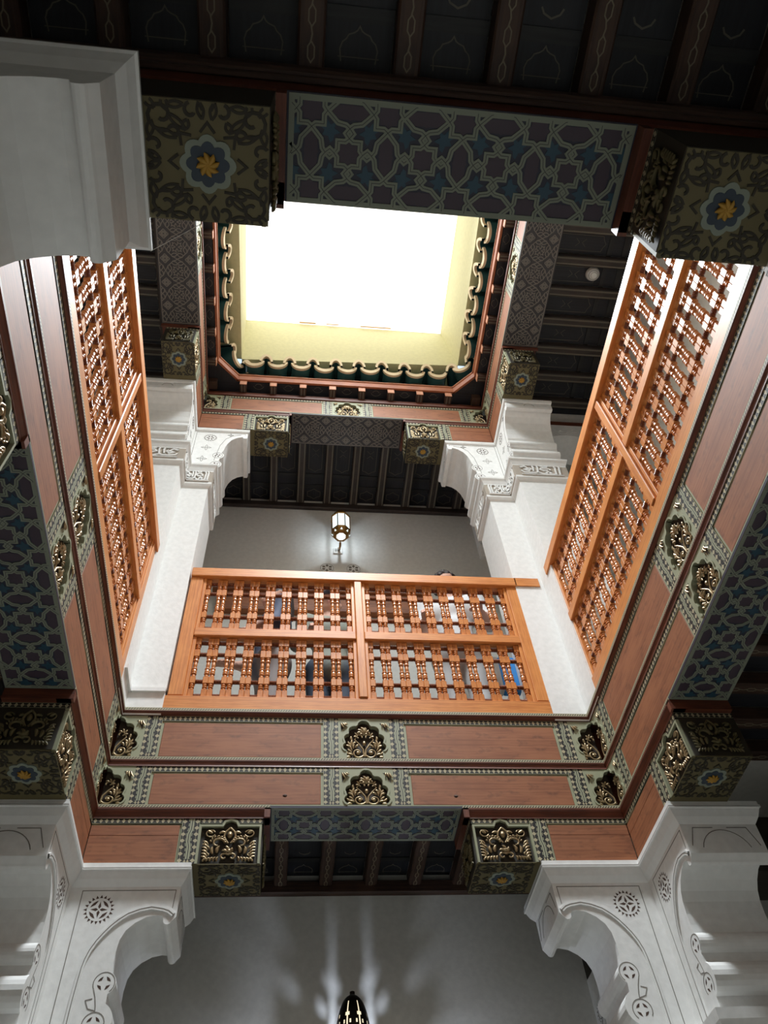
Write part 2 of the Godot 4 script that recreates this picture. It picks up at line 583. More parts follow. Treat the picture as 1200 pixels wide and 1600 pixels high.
# the sage board round a lobed niche, cut from its lower edge; right half only, mirrored by the caller
func lobed_half(hw: float, h: float) -> PackedVector2Array:
	var p := PackedVector2Array([Vector2(0, h), Vector2(0, h - 0.022)])
	var lobes := [[0.0, h - 0.048, 0.032, 90, 5], [0.046, h - 0.080, 0.030, 105, -10], [0.071, h - 0.124, 0.028, 80, -25], [0.080, h - 0.172, 0.026, 60, -70]]
	for l in lobes:
		if l[1] - l[2] * 0.7 < 0.004:
			break
		for q in arc(l[0], l[1], l[2], l[3], l[4], 6):
			if q.y > 0.006 and q.x >= 0.0:
				p.append(q)
	p.append(Vector2(p[p.size() - 1].x, 0))
	p.append(Vector2(hw, 0))
	p.append(Vector2(hw, h))
	return p

func mirrored(p: PackedVector2Array) -> PackedVector2Array:
	var q := PackedVector2Array()
	for a in p:
		q.append(Vector2(-a.x, a.y))
	q.reverse()
	return q

var cache := {}

# niche carvings of one band height, made once: [full board, half board, full scrolls, half scrolls, spandrels]
func niche_set(h: float, hw: float) -> Dictionary:
	var key := "niche%.3f" % h
	if cache.has(key):
		return cache[key]
	var d := {}
	var r := lobed_half(hw, h)
	for e in [["full", [1, -1]], ["right", [1]], ["left", [-1]]]:
		var g := G.new()
		var gg := G.new()
		var gs := []
		for s in e[1]:
			g.prism(r if s > 0 else mirrored(r), -0.022, 0.0, false)
			var tri := P2([hw - 0.010, h - 0.030, hw - 0.046, h - 0.030, hw - 0.030, h - 0.048, hw - 0.012, h - 0.085])
			var sp := G.new()
			sp.prism(tri if s > 0 else mirrored(tri), 0.0, 0.0009, false)
			gs.append(sp.mesh())
			var lip := PackedVector2Array()
			for q in r:
				if q.y > 0.002 and q.y < h - 0.001 and q.x < hw - 0.001:
					lip.append(Vector2(q.x * s, q.y))
			var out := PackedVector2Array()
			for q in lip:
				out.append(q + (q - Vector2(0, h * 0.45)).normalized() * 0.006)
			g.ribbon(out, 0.008, 0.0, 0.003)
		var sc := (h - 0.02) / 0.185
		gilt_scroll(gg, e[1])
		gg.move(0, Transform3D(Basis.from_scale(Vector3(1.17, sc * 1.03, 1.1)), Vector3(0, 0.005, -0.019)))
		for s in e[1]:
			for i in 3:
				leaf(gg, s * (hw - 0.015 - i * 0.008), h - 0.032, -90 + s * (2 - i * 16), 0.036 - i * 0.008, 0.006, 0.003)
		d[e[0]] = [g.mesh(), gg.mesh(), gs]
	cache[key] = d
	return d

# carved face of a corbel block, w by h, centred
func block_carving(w: float, h: float) -> Mesh:
	var key := "block%.3f_%.3f" % [w, h]
	if cache.has(key):
		return cache[key]
	var g := G.new()
	for s in [1.0, -1.0]:
		var m := g.mark()
		g.tube(PackedVector3Array([Vector3(0.0, 0.100, 0.006), Vector3(0.020, 0.075, 0.007), Vector3(0.027, 0.050, 0.007), Vector3(0.018, 0.025, 0.007), Vector3(0.006, 0.005, 0.007)]), 0.006, 0.005, 5)
		curl(g, 0.052, 0.005, 0.034, 0.012, 175, -90, 0.0075, 0.004, 0.007, 14)
		leaf_fan(g, 0.052, 0.008, 0.030, 10, 150, 7, 0.018, 0.006, 0.008, 20)
		leaf_fan(g, 0.108, -0.010, 0.004, 60, 200, 2, 0.030, 0.008, 0.005, 0)
		for i in 6:
			leaf(g, 0.122, 0.020 - i * 0.018, 195, 0.036, 0.008, 0.005)
		for i in 5:
			leaf(g, 0.050 + i * 0.016, -0.100, 75 + i * 9, 0.028, 0.008, 0.005)
		curl(g, 0.090, 0.068, 0.022, 0.020, 200, 520, 0.004, 0.004, 0.004, 12)
		leaf(g, 0.082, 0.070, 10, 0.03, 0.011, 0.003)
		leaf(g, 0.050, 0.070, 150, 0.032, 0.011, 0.003)
		curl(g, 0.018, -0.075, 0.022, 0.006, 150, -160, 0.006, 0.004, 0.006, 10)
		leaf(g, 0.052, -0.050, 75, 0.045, 0.012, 0.004)
		leaf(g, 0.072, -0.055, 60, 0.045, 0.011, 0.004)
		curl(g, 0.096, -0.062, 0.014, 0.005, -60, 240, 0.005, 0.003, 0.005, 8)
		if s < 0:
			g.move(m, Transform3D(Basis.from_scale(Vector3(-1, 1, 1)), Vector3.ZERO))
	g.ball(Vector3(0, 0.058, 0.006), Vector3(0.013, 0.022, 0.008), 8, 5)
	g.ball(Vector3(0, -0.040, 0.006), Vector3(0.022, 0.013, 0.009), 8, 5)
	leaf_fan(g, 0, -0.050, 0.008, 40, 140, 3, 0.034, 0.010, 0.008, 0)
	g.move(0, Transform3D(Basis.from_scale(Vector3(w / 0.27, h / 0.225, 1)), Vector3.ZERO))
	cache[key] = g.mesh()
	return cache[key]

# scrolls and leaves cut in outline on the underside of a block, w by h, centred, kept clear of the rosette
func soffit_scrolls(w: float, h: float) -> Mesh:
	var key := "soffit%.3f_%.3f" % [w, h]
	if cache.has(key):
		return cache[key]
	var g := G.new()
	var clip := rect(-w / 2 + 0.006, -h / 2 + 0.006, w / 2 - 0.006, h / 2 - 0.006)
	var lay := func(p: PackedVector2Array, ww: float) -> void:
		for q in Geometry2D.intersect_polyline_with_polygon(p, clip):
			g.ribbon(q, ww, 0.0, 0.002)
	for sx in [1.0, -1.0]:
		for sy in [1.0, -1.0]:
			for sp in [[0.36, 0.36, 0.13, 0.03, -120, 300], [0.12, 0.41, 0.09, 0.02, 170, -150], [0.42, 0.12, 0.09, 0.02, -80, 240], [0.26, 0.24, 0.05, 0.015, 20, 330]]:
				var p := PackedVector2Array()
				for i in 15:
					var f := i / 14.0
					var a := deg_to_rad(lerpf(sp[4], sp[5], f))
					var r: float = lerpf(sp[2], sp[3], f)
					p.append(Vector2(sx * (sp[0] + cos(a) * r) * w, sy * (sp[1] + sin(a) * r) * h))
				lay.call(p, 0.0075)
			for l in [[0.24, 0.32, 0.12, 40], [0.32, 0.22, 0.11, 20], [0.45, 0.25, 0.09, 100], [0.25, 0.45, 0.09, -5], [0.05, 0.42, 0.09, 80], [0.44, 0.04, 0.09, 30], [0.45, 0.45, 0.08, 45], [0.33, 0.45, 0.07, 70], [0.17, 0.30, 0.06, 110]]:
				for bow in [0.025, -0.025]:
					var p := PackedVector2Array()
					var u := Vector2.RIGHT.rotated(deg_to_rad(l[3]))
					for i in 8:
						var f := i / 7.0
						var q: Vector2 = u * (f - 0.5) * l[2] * 1.5 + u.orthogonal() * sin(f * PI) * bow + Vector2(l[0], l[1])
						p.append(Vector2(sx * q.x * w, sy * q.y * h))
					lay.call(p, 0.006)
	for i in 8:
		var dd := Vector2.UP.rotated(TAU * i / 8)
		lay.call(PackedVector2Array([dd.rotated(0.24) * 0.066, dd * 0.084, dd.rotated(-0.24) * 0.066]), 0.006)
	cache[key] = g.mesh()
	return cache[key]

func lobed_ring(r: float, k: int, depth: float) -> PackedVector2Array:
	var p := PackedVector2Array()
	for i in k * 6:
		var a := TAU * i / (k * 6) + PI / 2
		p.append(Vector2(cos(a), sin(a)) * (r * (1.0 - depth * (1.0 - absf(cos(a * k / 2.0 - PI * k / 4.0))))))
	return p

func rosette(parent: Node3D, r: float, at: Vector3, turn: Vector3) -> void:
	if not cache.has("ros%.3f" % r):
		var a := G.new()
		a.prism(lobed_ring(r, 8, 0.16), 0.0, 0.0045, false)
		var b := G.new()
		b.prism(lobed_ring(r * 0.77, 8, 0.20), 0.0045, 0.006, false)
		var f := G.new()
		for i in 8:
			leaf(f, 0, 0, i * 45 - 12, r * 0.42, r * 0.16, 0.008)
		f.ball(Vector3(0, 0, 0.008), Vector3(r * 0.12, r * 0.12, 0.006))
		cache["ros%.3f" % r] = [a.mesh(), b.mesh(), f.mesh()]
	var c = cache["ros%.3f" % r]
	var o := part("rosette", c[0], M.rim, parent, at, turn)
	part("rosette_field", c[1], M.blue, o)
	part("gold_flower", c[2], M.gold, o)

# the interlaced star pattern of a soffit in the xy plane, clipped to hw by hh; unit g
func star_pattern(hw: float, hh: float, unit: float, shift: float, strap_w: float, lined: bool) -> Array:
	var clip := rect(-hw, -hh, hw, hh)
	var straps := G.new()
	var lines := G.new()
	var stars := G.new()
	var fields := G.new()
	var paths := [
		P2([0, .38, .1, .3, .3, .3, .3, .1, .38, 0]), P2([0, .38, .1, .5, 0, .62]), P2([.38, 0, .5, .1, .62, 0]),
		P2([0, .62, .1, .7, .32, .74, .6, 1, .68, .9, .68, .68, .9, .68, 1, .6]), P2([.62, 0, .7, .1, .74, .32, 1, .6]),
		P2([.6, 1, .68, 1.1]), P2([1, .6, 1.1, .68])]
	var star := P2([.1, .3, .3, .3, .3, .1, .38, 0, .5, .1, .62, 0, .7, .1, .74, .32, 1, .6, .9, .68, .68, .68, .68, .9, .6, 1, .32, .74, .1, .7, 0, .62, .1, .5, 0, .38])
	var teal := P2([.50, .24, .56, .40, .72, .42, .66, .54, .80, .64, .62, .62, .60, .80, .50, .68, .36, .76, .40, .60, .24, .50, .40, .44, .42, .30])
	var octo := P2([0, .30, .09, .22, .22, .22, .22, .09, .30, 0, .22, -.09, .22, -.22, .09, -.22, 0, -.30, -.09, -.22, -.22, -.22, -.22, -.09, -.30, 0, -.22, .09, -.22, .22, -.09, .22])
	var hex := P2([0, .50, .17, .30, .17, .06, .20, 0, .17, -.06, .17, -.30, 0, -.50, -.17, -.30, -.17, -.06, -.20, 0, -.17, .06, -.17, .30])
	if not lined:
		paths = [P2([0, .10, .10, .32, .04, .44, .20, .30, .34, .34, .30, .20, .44, .04, .32, .10, .10, 0]), P2([0, .62, .12, .52, .30, .52, .50, .68, .68, .50, .52, .30, .52, .12, .62, 0]),
			P2([0, .62, .16, .78, .40, .80, .50, .68]), P2([.62, 0, .78, .16, .80, .40, .68, .50]), P2([1, .62, .84, .78, .80, .96, 1, .90]), P2([.62, 1, .78, .84, .96, .80, .90, 1]), P2([.0, 1.0, .12, .92, .40, .80]), P2([1.0, .0, .92, .12, .80, .40])]
	var kx := int(ceil(hw / unit / 2)) + 1
	var ky := int(ceil(hh / unit / 2)) + 1
	for i in range(-kx, kx + 1):
		for j in range(-ky, ky + 1):
			var o := Vector2(2 * i + shift, 2 * j)
			for sx in [1.0, -1.0]:
				for sy in [1.0, -1.0]:
					for p in paths:
						var q := PackedVector2Array()
						for a in p:
							q.append((o + a * Vector2(sx, sy)) * unit)
						for part_q in Geometry2D.intersect_polyline_with_polygon(q, clip):
							straps.ribbon(part_q, strap_w * unit, 0.0, 0.0028)
							if lined:
								lines.ribbon(part_q, 0.016 * unit, 0.0028, 0.0031)
					if lined:
						var s := PackedVector2Array()
						for a in teal:
							s.append((o + a * Vector2(sx, sy)) * unit)
						for r in Geometry2D.intersect_polygons(s, clip):
							stars.prism(r, 0.0, 0.0012, false)
			if lined:
				for e in [[octo, Vector2.ZERO, 0.0], [octo, Vector2.ONE, 0.0], [hex, Vector2(1, 0), 0.0], [hex, Vector2(0, 1), PI / 2]]:
					var s := PackedVector2Array()
					for a in e[0]:
						s.append((o + e[1] + a.rotated(e[2])) * unit)
					for r in Geometry2D.intersect_polygons(s, clip):
						fields.prism(r, 0.0, 0.0008, false)
	return [straps, lines, stars, fields]

# ------------------------------------------------------------------ the two storeys
# bottom of the beam, bottom and top of the corbel blocks, plane of the bands, half gap between the blocks (far and near, left and right)
const LOW := {"name": "lower", "soffit": 3.764, "block": 3.503, "block_top": 3.716, "top": 4.279, "s": 0.0, "sa": 0.009, "gap": [0.442, 0.556], "be": [0.026, 0.026], "wb": 0.261, "bd": 0.255}
const UPP := {"name": "upper", "soffit": 7.405, "block": 7.115, "block_top": 7.365, "top": 7.65, "s": -0.027, "sa": -0.022, "gap": [0.461, 0.585], "be": [0.017, 0.012], "wb": 0.258, "bd": 0.241}

func place_words(k: int, lv: Dictionary) -> String:
	return "%s %s" % [SIDE[k], lv.name]

func beam(k: int, lv: Dictionary) -> void:
	var h := half(k)
	var gap: float = lv.gap[k % 2]
	var lined: bool = lv.name == "lower"
	var label := "painted beam on the %s side of the %s storey, its underside %s" % [SIDE[k], lv.name, "covered in interlaced straps and stars" if lined else "covered in fine pale star lines on charcoal"]
	var o := thing("painted_beam", label, "beam", side_x(k, lv.soffit), "painted beams of the %s storey" % lv.name)
	var g := G.new()
	var x := h + 0.26 if k % 2 == 0 else h - 0.01
	g.span(Vector3(-x, 0.013, -lv.wb), Vector3(x, lv.top - lv.soffit + 0.02, -lv.s - 0.063))
	part("core", g, M.brown, o)
	g = G.new()
	g.span(Vector3(-gap, 0.0, -lv.wb), Vector3(gap, 0.012, -lv.s - 0.002))
	part("underside_panel", g, M.navy if lined else M.charcoal, o)
	var hw := gap - 0.012
	var hh: float = (lv.wb - lv.s) / 2 - 0.010
	var turn := Vector3(PI / 2, 0, 0)
	var at := Vector3(0, -0.0002, -(lv.wb + lv.s) / 2)
	var s := star_pattern(hw, hh, 0.095 if lined else 0.088, 1.0 if k % 2 == 0 else 0.0, 0.135 if lined else 0.07, lined)
	var fr: G = s[0]
	fr.ribbon(rect(-hw, -hh, hw, hh), 0.014 if lined else 0.006, 0.0, 0.003, true)
	part("strapwork", fr, M.strap if lined else M.fine, o, at, turn)
	if lined:
		part("strap_line", s[1], M.strap_line, o, at, turn)
		part("star", s[2], M.teal, o, at, turn)
		part("field", s[3], M.violet, o, at, turn)
	else:
		for w in [-0.045, 0.045]:
			g = G.new()
			g.span(Vector3(-gap, -0.0008, at.z + w - 0.001), Vector3(gap, 0.0, at.z + w + 0.001))
			part("board_joint", g, M.ink, o)

func strip_quad(x0: float, x1: float, y0: float, y1: float, z: float, depth: float, unit: float, along := true) -> G:
	var g := G.new()
	if along:
		g.quad_uv(Vector3(x0, y0, z), Vector3(x1, y0, z), Vector3(x1, y1, z), Vector3(x0, y1, z), roundf((x1 - x0) / unit), 1.0)
	else:
		g.quad_uv(Vector3(x0, y0, z), Vector3(x1, y0, z), Vector3(x1, y1, z), Vector3(x0, y1, z), 1.0, 1.0)
	g.quad(Vector3(x0, y1, z), Vector3(x1, y1, z), Vector3(x1, y1, z - depth), Vector3(x0, y1, z - depth))
	g.quad(Vector3(x0, y0, z - depth), Vector3(x1, y0, z - depth), Vector3(x1, y0, z), Vector3(x0, y0, z))
	g.quad(Vector3(x0, y0, z - depth), Vector3(x0, y0, z), Vector3(x0, y1, z), Vector3(x0, y1, z - depth))
	g.quad(Vector3(x1, y0, z), Vector3(x1, y0, z - depth), Vector3(x1, y1, z - depth), Vector3(x1, y1, z))
	return g

func frieze(k: int, y0: float, y1: float, s: float, dash_from: float, label: String, group: String) -> void:
	var e := half(k) + s
	var o := thing("frieze_board", label, "frieze", side_x(k, y0), group)
	var h := y1 - y0
	var g := G.new()
	g.span(Vector3(-e, 0.0125, -s - 0.060), Vector3(e, h, -s - 0.022))
	part("backboard", g, M.niche, o)
	var d := 0.018
	if dash_from > 0.0:
		for sx in [-1.0, 1.0]:
			g = G.new()
			g.span(Vector3(minf(sx * dash_from, sx * e), 0.0125, -s - 0.022), Vector3(maxf(sx * dash_from, sx * e), d, -s - 0.004))
			part("dashed_border", strip_quad(minf(sx * dash_from, sx * e), maxf(sx * dash_from, sx * e), 0.0, d, -s + 0.001, 0.021, 0.026), M.dashes, o)
		part("plain_border", strip_quad(-dash_from, dash_from, 0.0125, d, -s, 0.021, 0.03), M.sage, o)
	else:
		part("dashed_border", strip_quad(-e, e, 0.0, d, -s + 0.001, 0.023, 0.026), M.dashes, o)
	var hh := h - d
	var ns := niche_set(hh, 0.127)
	for q in [["full", 0.0], ["right", -e], ["left", e]]:
		var c = ns[q[0]]
		var at := Vector3(q[1], d, -s)
		var b := part("carved_niche", c[0], M.sage, o, at)
		part("gilt_scrollwork", c[1], M.gilt, b)
		for sp in c[2]:
			part("spandrel", sp, M.niche, b)
	for sx in [-1.0, 1.0]:
		for q in [[0.127, 0.204], [e - 0.204, e - 0.127]]:
			part("interlaced_strip", strip_quad(minf(sx * q[0], sx * q[1]), maxf(sx * q[0], sx * q[1]), d, h, -s, 0.022, 1.0, false), M.interlace, o)
		var a := minf(sx * 0.204, sx * (e - 0.204))
		var b2 := maxf(sx * 0.204, sx * (e - 0.204))
		part("beaded_border", strip_quad(a, b2, h - 0.030, h, -s, 0.022, 0.024), M.beads, o)
		g = G.new()
		g.span(Vector3(a, d, -s - 0.022), Vector3(b2, h - 0.030, -s - 0.004))
		part("panel_edge", g, M.sage, o)
		g = G.new()
		g.cbox(Vector3((a + b2) / 2, (d + 0.002 + h - 0.040) / 2, -s - 0.008), Vector3(b2 - a - 0.022, h - 0.042 - d, 0.014), 0.002)
		var pn := part("wood_panel", g, M.panel, o)
		if y0 < 3.9 and k == 0:
			g = G.new()
			g.ball(Vector3(sx * 0.40 + 0.02, h * 0.30, -s - 0.001), Vector3(0.011, 0.008, 0.0016), 8, 4)
			part("knot", g, M.recess, pn)

func moulding(k: int, y0: float, y1: float, s0: float, s1: float, from: float, label: String, group: String, m: Material = null) -> Node3D:
	var e := half(k)
	var o := thing("moulding", label, "moulding", side_x(k, y0), group)
	var h := y1 - y0
	var runs := [[-1.0, 1.0]] if from <= 0.0 else [[-1.0, -2.0], [2.0, 1.0]]
	for r in runs:
		var g := G.new()
		var prof := [[-0.06, h], [-s1 + 0.004, h], [-s1 + 0.004, h * 0.82], [-s1 - 0.001, h * 0.7], [-s0 + 0.001, h * 0.16], [-s0 + 0.003, 0.0], [-0.06, 0.0]]
		for i in prof.size():
			var a = prof[i]
			var b = prof[(i + 1) % prof.size()]
			# each end is mitred: it stops where the neighbouring side begins
			var xa0: float = r[0] * (e - a[0]) if absf(r[0]) == 1.0 else signf(r[0]) * from
			var xa1: float = r[1] * (e - a[0]) if absf(r[1]) == 1.0 else signf(r[1]) * from
			var xb0: float = r[0] * (e - b[0]) if absf(r[0]) == 1.0 else signf(r[0]) * from
			var xb1: float = r[1] * (e - b[0]) if absf(r[1]) == 1.0 else signf(r[1]) * from
			g.quad(Vector3(xa0, a[1], a[0]), Vector3(xb0, b[1], b[0]), Vector3(xb1, b[1], b[0]), Vector3(xa1, a[1], a[0]))
		part("run", g, m if m else M.brown, o)
	return o

func corbel(k: int, sx: float, lv: Dictionary) -> void:
	var gap: float = lv.gap[k % 2]
	var be: float = lv.be[k % 2]
	var hb := gap + be
	var s: float = lv.sa
	var e := half(k) + s
	var h: float = lv.block_top - lv.block
	var bd: float = lv.bd
	var right := sx > 0
	var o := thing("corbel_beam", "%s corbel beam with carved gilt end and painted rosette, %s end of the %s side" % [lv.name, "right" if right else "left", SIDE[k]], "corbel", side_x(k, lv.block), "carved corbel beams of the %s storey" % lv.name)
	var mx := func(a: float, b: float) -> Array: return [minf(sx * a, sx * b), maxf(sx * a, sx * b)]
	var g := G.new()
	var q = mx.call(hb, e)
	g.span(Vector3(q[0], 0.0, -s - bd), Vector3(q[1], h, -s - 0.014))
	part("body", g, M.olive_dark, o)
	var cw := 0.262
	var cx := sx * (hb + 0.012 + cw / 2)
	var ch := h - 0.03
	# front
	part("gilt_carving", block_carving(cw - 0.012, ch - 0.008), M.gilt, o, Vector3(cx, ch / 2, -s - 0.012))
	g = G.new()
	var fp := P2([-cw / 2, 0, -cw / 2, ch - 0.004, -0.035, ch - 0.004, -0.026, ch + 0.016, 0, ch + 0.026, 0.026, ch + 0.016, 0.035, ch - 0.004, cw / 2, ch - 0.004, cw / 2, 0])
	g.ribbon(fp, 0.010, -0.014, 0.0)
	part("sage_frame", g, M.sage, o, Vector3(cx, 0, -s))
	for t in [[hb + 0.004, hb + 0.012 + cw / 2 - 0.036], [hb + 0.012 + cw / 2 + 0.036, hb + 0.012 + cw], [hb + 0.355, e]]:
		q = mx.call(t[0], t[1])
		part("beaded_border", strip_quad(q[0], q[1], h - 0.024, h, -s, 0.014, 0.024), M.beads, o)
	q = mx.call(hb + 0.278, hb + 0.355)
	part("interlaced_strip", strip_quad(q[0], q[1], 0.0, h, -s, 0.014, 1.0, false), M.interlace, o)
	q = mx.call(hb + 0.355, e)
	g = G.new()
	g.span(Vector3(q[0], 0.0, -s - 0.014), Vector3(q[1], h - 0.024, -s - 0.006))
	part("panel_edge", g, M.sage, o)
	g = G.new()
	q = mx.call(hb + 0.363, e)
	var mid := 0.62 * h
	g.cbox(Vector3((q[0] + q[1]) / 2, mid / 2, -s - 0.006), Vector3(q[1] - q[0], mid - 0.001, 0.009), 0.0015)
	part("wood_panel", g, M.panel, o)
	g = G.new()
	g.cbox(Vector3((q[0] + q[1]) / 2, (mid + h - 0.032) / 2, -s - 0.006), Vector3(q[1] - q[0], h - 0.032 - mid, 0.009), 0.0015)
	part("wood_panel", g, M.panel, o)
	# the end that looks along the beam
	part("end_carving", block_carving(bd - 0.03, ch - 0.008), M.olive, o, Vector3(sx * (hb - 0.001), ch / 2, -s - bd / 2), Vector3(0, -sx * PI / 2, 0))
	part("end_border", strip_quad(-bd / 2, bd / 2, h - 0.024, h, 0.001, 0.002, 0.024), M.beads, o, Vector3(sx * hb, 0, -s - bd / 2), Vector3(0, -sx * PI / 2, 0))
	# underside
	var bx := sx * (hb + 0.135)
	g = G.new()
	q = mx.call(hb + 0.002, hb + 0.40)
	g.span(Vector3(q[0], -0.003, -s - bd + 0.002), Vector3(q[1], 0.0, -s - 0.002))
	part("underside_board", g, M.olive, o)
	part("underside_scrolls", soffit_scrolls(0.27, bd), M.olive_dark, o, Vector3(bx, -0.003, -s - bd / 2), Vector3(PI / 2, 0, 0))
	rosette(o, 0.062, Vector3(bx, -0.003, -s - bd / 2), Vector3(PI / 2, 0, 0))

func return_moulding(k: int, lv: Dictionary) -> void:
	# the brown moulding under the lowest band, and where it turns under the beam beside each block
	var gap: float = lv.gap[k % 2]
	var be: float = lv.be[k % 2]
	var o := moulding(k, lv.block_top, lv.soffit, lv.sa, lv.s, gap, "brown moulding above the carved corbels on the %s side of the %s storey" % [SIDE[k], lv.name], "brown mouldings of the %s storey" % lv.name)
	for sx in [-1.0, 1.0]:
		var g := G.new()
		g.span(Vector3(minf(sx * gap, sx * (gap + be)), 0, -lv.wb), Vector3(maxf(sx * gap, sx * (gap + be)), lv.soffit - lv.block_top, -lv.s + 0.004))
		part("turned_end", g, M.brown, o)

# ------------------------------------------------------------------ pillars
func ell(reach: float, t: float, face: float) -> PackedVector2Array:
	# L-shaped plan: two arms from the corner, set back by face, t thick (x, z)
	return P2([-t, -t, reach, -t, reach, -face, -face, -face, -face, reach, -t, reach])

func bracket_low() -> PackedVector2Array:
	var p := P2([-0.05, 2.80, 0.190, 2.80])
	p.append_array(arc(0.170, 2.915, 0.065, -70, 62, 8))
	p.append_array(arc(0.180, 3.043, 0.043, -62, 60, 8))
	p.append_array(P2([0.199, 3.113, 0.199, 3.156, 0.205, 3.201, 0.221, 3.237, 0.250, 3.266, 0.290, 3.289, 0.330, 3.297, 0.352, 3.294]))
	p.append_array(arc(0.375, 3.276, 0.017, 170, 340, 6))
	p.append_array(P2([0.408, 3.290, 0.410, 3.42, -0.05, 3.42]))
	return p

func bracket_upp() -> PackedVector2Array:
	var p := P2([-0.05, 6.548, 0.19, 6.548])
	p.append_array(arc(0.205, 6.612, 0.046, -70, 65, 8))
	p.append_array(arc(0.210, 6.735, 0.046, -65, 55, 8))
	p.append_array(P2([0.246, 6.80, 0.253, 6.85, 0.266, 6.905, 0.292, 6.962, 0.326, 6.998, 0.358, 7.014]))
	p.append_array(P2([0.374, 7.018, 0.378, 7.000, 0.406, 7.000, 0.410, 7.02, 0.410, 7.08, -0.05, 7.08]))
	return p

# draws on the side of a bracket: [lines, recesses, raised bands] in the plane of the profile (u, y)
func bracket_marks(low: bool) -> Array:
	var ln := G.new()
	var rc := G.new()
	var rb := G.new()
	if low:
		ln.ribbon(P2([0.02, 2.82, 0.02, 3.400, 0.392, 3.400, 0.388, 3.325]), 0.0028, 0, 0.0006)
		var band := P2([0.396, 3.296, 0.376, 3.312, 0.354, 3.320, 0.306, 3.328, 0.262, 3.319, 0.219, 3.302, 0.187, 3.279, 0.161, 3.254, 0.140, 3.228, 0.119, 3.198, 0.101, 3.162, 0.091, 3.130, 0.086, 3.098, 0.083, 3.05, 0.080, 2.98, 0.078, 2.82])
		rb.ribbon(band, 0.018, 0, 0.006)
		ln.ribbon(band, 0.0026, 0.006, 0.0066)
		# rosette with a ring of triangles
		var c := Vector2(0.100, 3.322)
		for i in 20:
			var a := TAU * i / 20
			var d := Vector2(cos(a), sin(a))
			var e := Vector2(-d.y, d.x)
			rc.prism(PackedVector2Array([c + d * 0.047 + e * 0.0058, c + d * 0.047 - e * 0.0058, c + d * 0.060]), 0, 0.0005, false)
		for i in 4:
			var a := TAU * i / 4 + 0.2
			var q := PackedVector2Array()
			for j in 5:
				q.append(c + Vector2(cos(a + j * 0.28), sin(a + j * 0.28)) * 0.037)
			q.append(c + Vector2(cos(a + 0.56), sin(a + 0.56)) * 0.026)
			rc.prism(q, 0, 0.0005, false)
			var d := Vector2(cos(a + 0.56 + PI / 4), sin(a + 0.56 + PI / 4))
			var e := Vector2(-d.y, d.x)
			rc.prism(PackedVector2Array([c + d * 0.033, c + d * 0.012 + e * 0.006, c + d * 0.003, c + d * 0.012 - e * 0.006]), 0, 0.0005, false)
		for cc in [Vector2(0.180, 3.043), Vector2(0.170, 2.905)]:
			ln.ribbon(arc(cc.x, cc.y, 0.039, -50, 215, 18), 0.0028, 0, 0.0006)
			for i in 4:
				var a := TAU * i / 4 + PI / 4
				var q := PackedVector2Array()
				for j in 5:
					q.append(cc + Vector2(cos(a - 0.55 + j * 0.275), sin(a - 0.55 + j * 0.275)) * 0.024)
				q.append(cc + Vector2(cos(a), sin(a)) * 0.014)
				rc.prism(q, 0, 0.0005, false)
		ln.ribbon(P2([0.148, 3.020, 0.158, 2.995, 0.166, 2.965, 0.168, 2.948, 0.140, 2.956, 0.126, 2.984, 0.150, 2.990]), 0.0028, 0, 0.0006)
	else:
		ln.ribbon(P2([0.02, 6.57, 0.02, 7.062, 0.392, 7.062, 0.392, 7.045]), 0.0026, 0, 0.0006)
		ln.ribbon(P2([0.19, 6.66, 0.205, 6.80, 0.215, 6.88, 0.25, 6.98, 0.30, 7.03, 0.36, 7.048]), 0.0026, 0, 0.0006)
		for cc in [Vector2(0.210, 6.735), Vector2(0.205, 6.612)]:
			ln.ribbon(arc(cc.x, cc.y, 0.036, 0, 360, 20), 0.0026, 0, 0.0006)
			for i in 4:
				var d := Vector2.RIGHT.rotated(TAU * i / 4 + 0.4)
				var e := Vector2(-d.y, d.x)
				rc.prism(PackedVector2Array([cc + d * 0.026, cc + d * 0.014 + e * 0.007, cc + d * 0.006, cc + d * 0.014 - e * 0.007]), 0, 0.0005, false)
		var c := Vector2(0.13, 6.985)
		ln.ribbon(arc(c.x, c.y, 0.042, 0, 360, 24), 0.002, 0, 0.0006)
		for i in 18:
			var d := Vector2.RIGHT.rotated(TAU * i / 18)
			var e := Vector2(-d.y, d.x)
			rc.prism(PackedVector2Array([c + d * 0.043 + e * 0.004, c + d * 0.043 - e * 0.004, c + d * 0.052]), 0, 0.0005, false)
		for i in 6:
			var d := Vector2.RIGHT.rotated(TAU * i / 6)
			var e := Vector2(-d.y, d.x)
			rc.prism(PackedVector2Array([c + d * 0.034, c + d * 0.02 + e * 0.006, c + d * 0.008, c + d * 0.02 - e * 0.006]), 0, 0.0005, false)
		for cc in [Vector2(0.115, 6.84), Vector2(0.10, 6.68), Vector2(0.28, 7.035)]:
			var q := PackedVector2Array()
			for i in 17:
				var a := TAU * i / 16
				q.append(cc + Vector2(cos(a), sin(a)) * (0.022 + 0.016 * cos(4 * a)) * (1.0 if cc.x < 0.2 else 0.6))
			ln.ribbon(q, 0.0024, 0, 0.0006)
	return [ln, rc, rb]

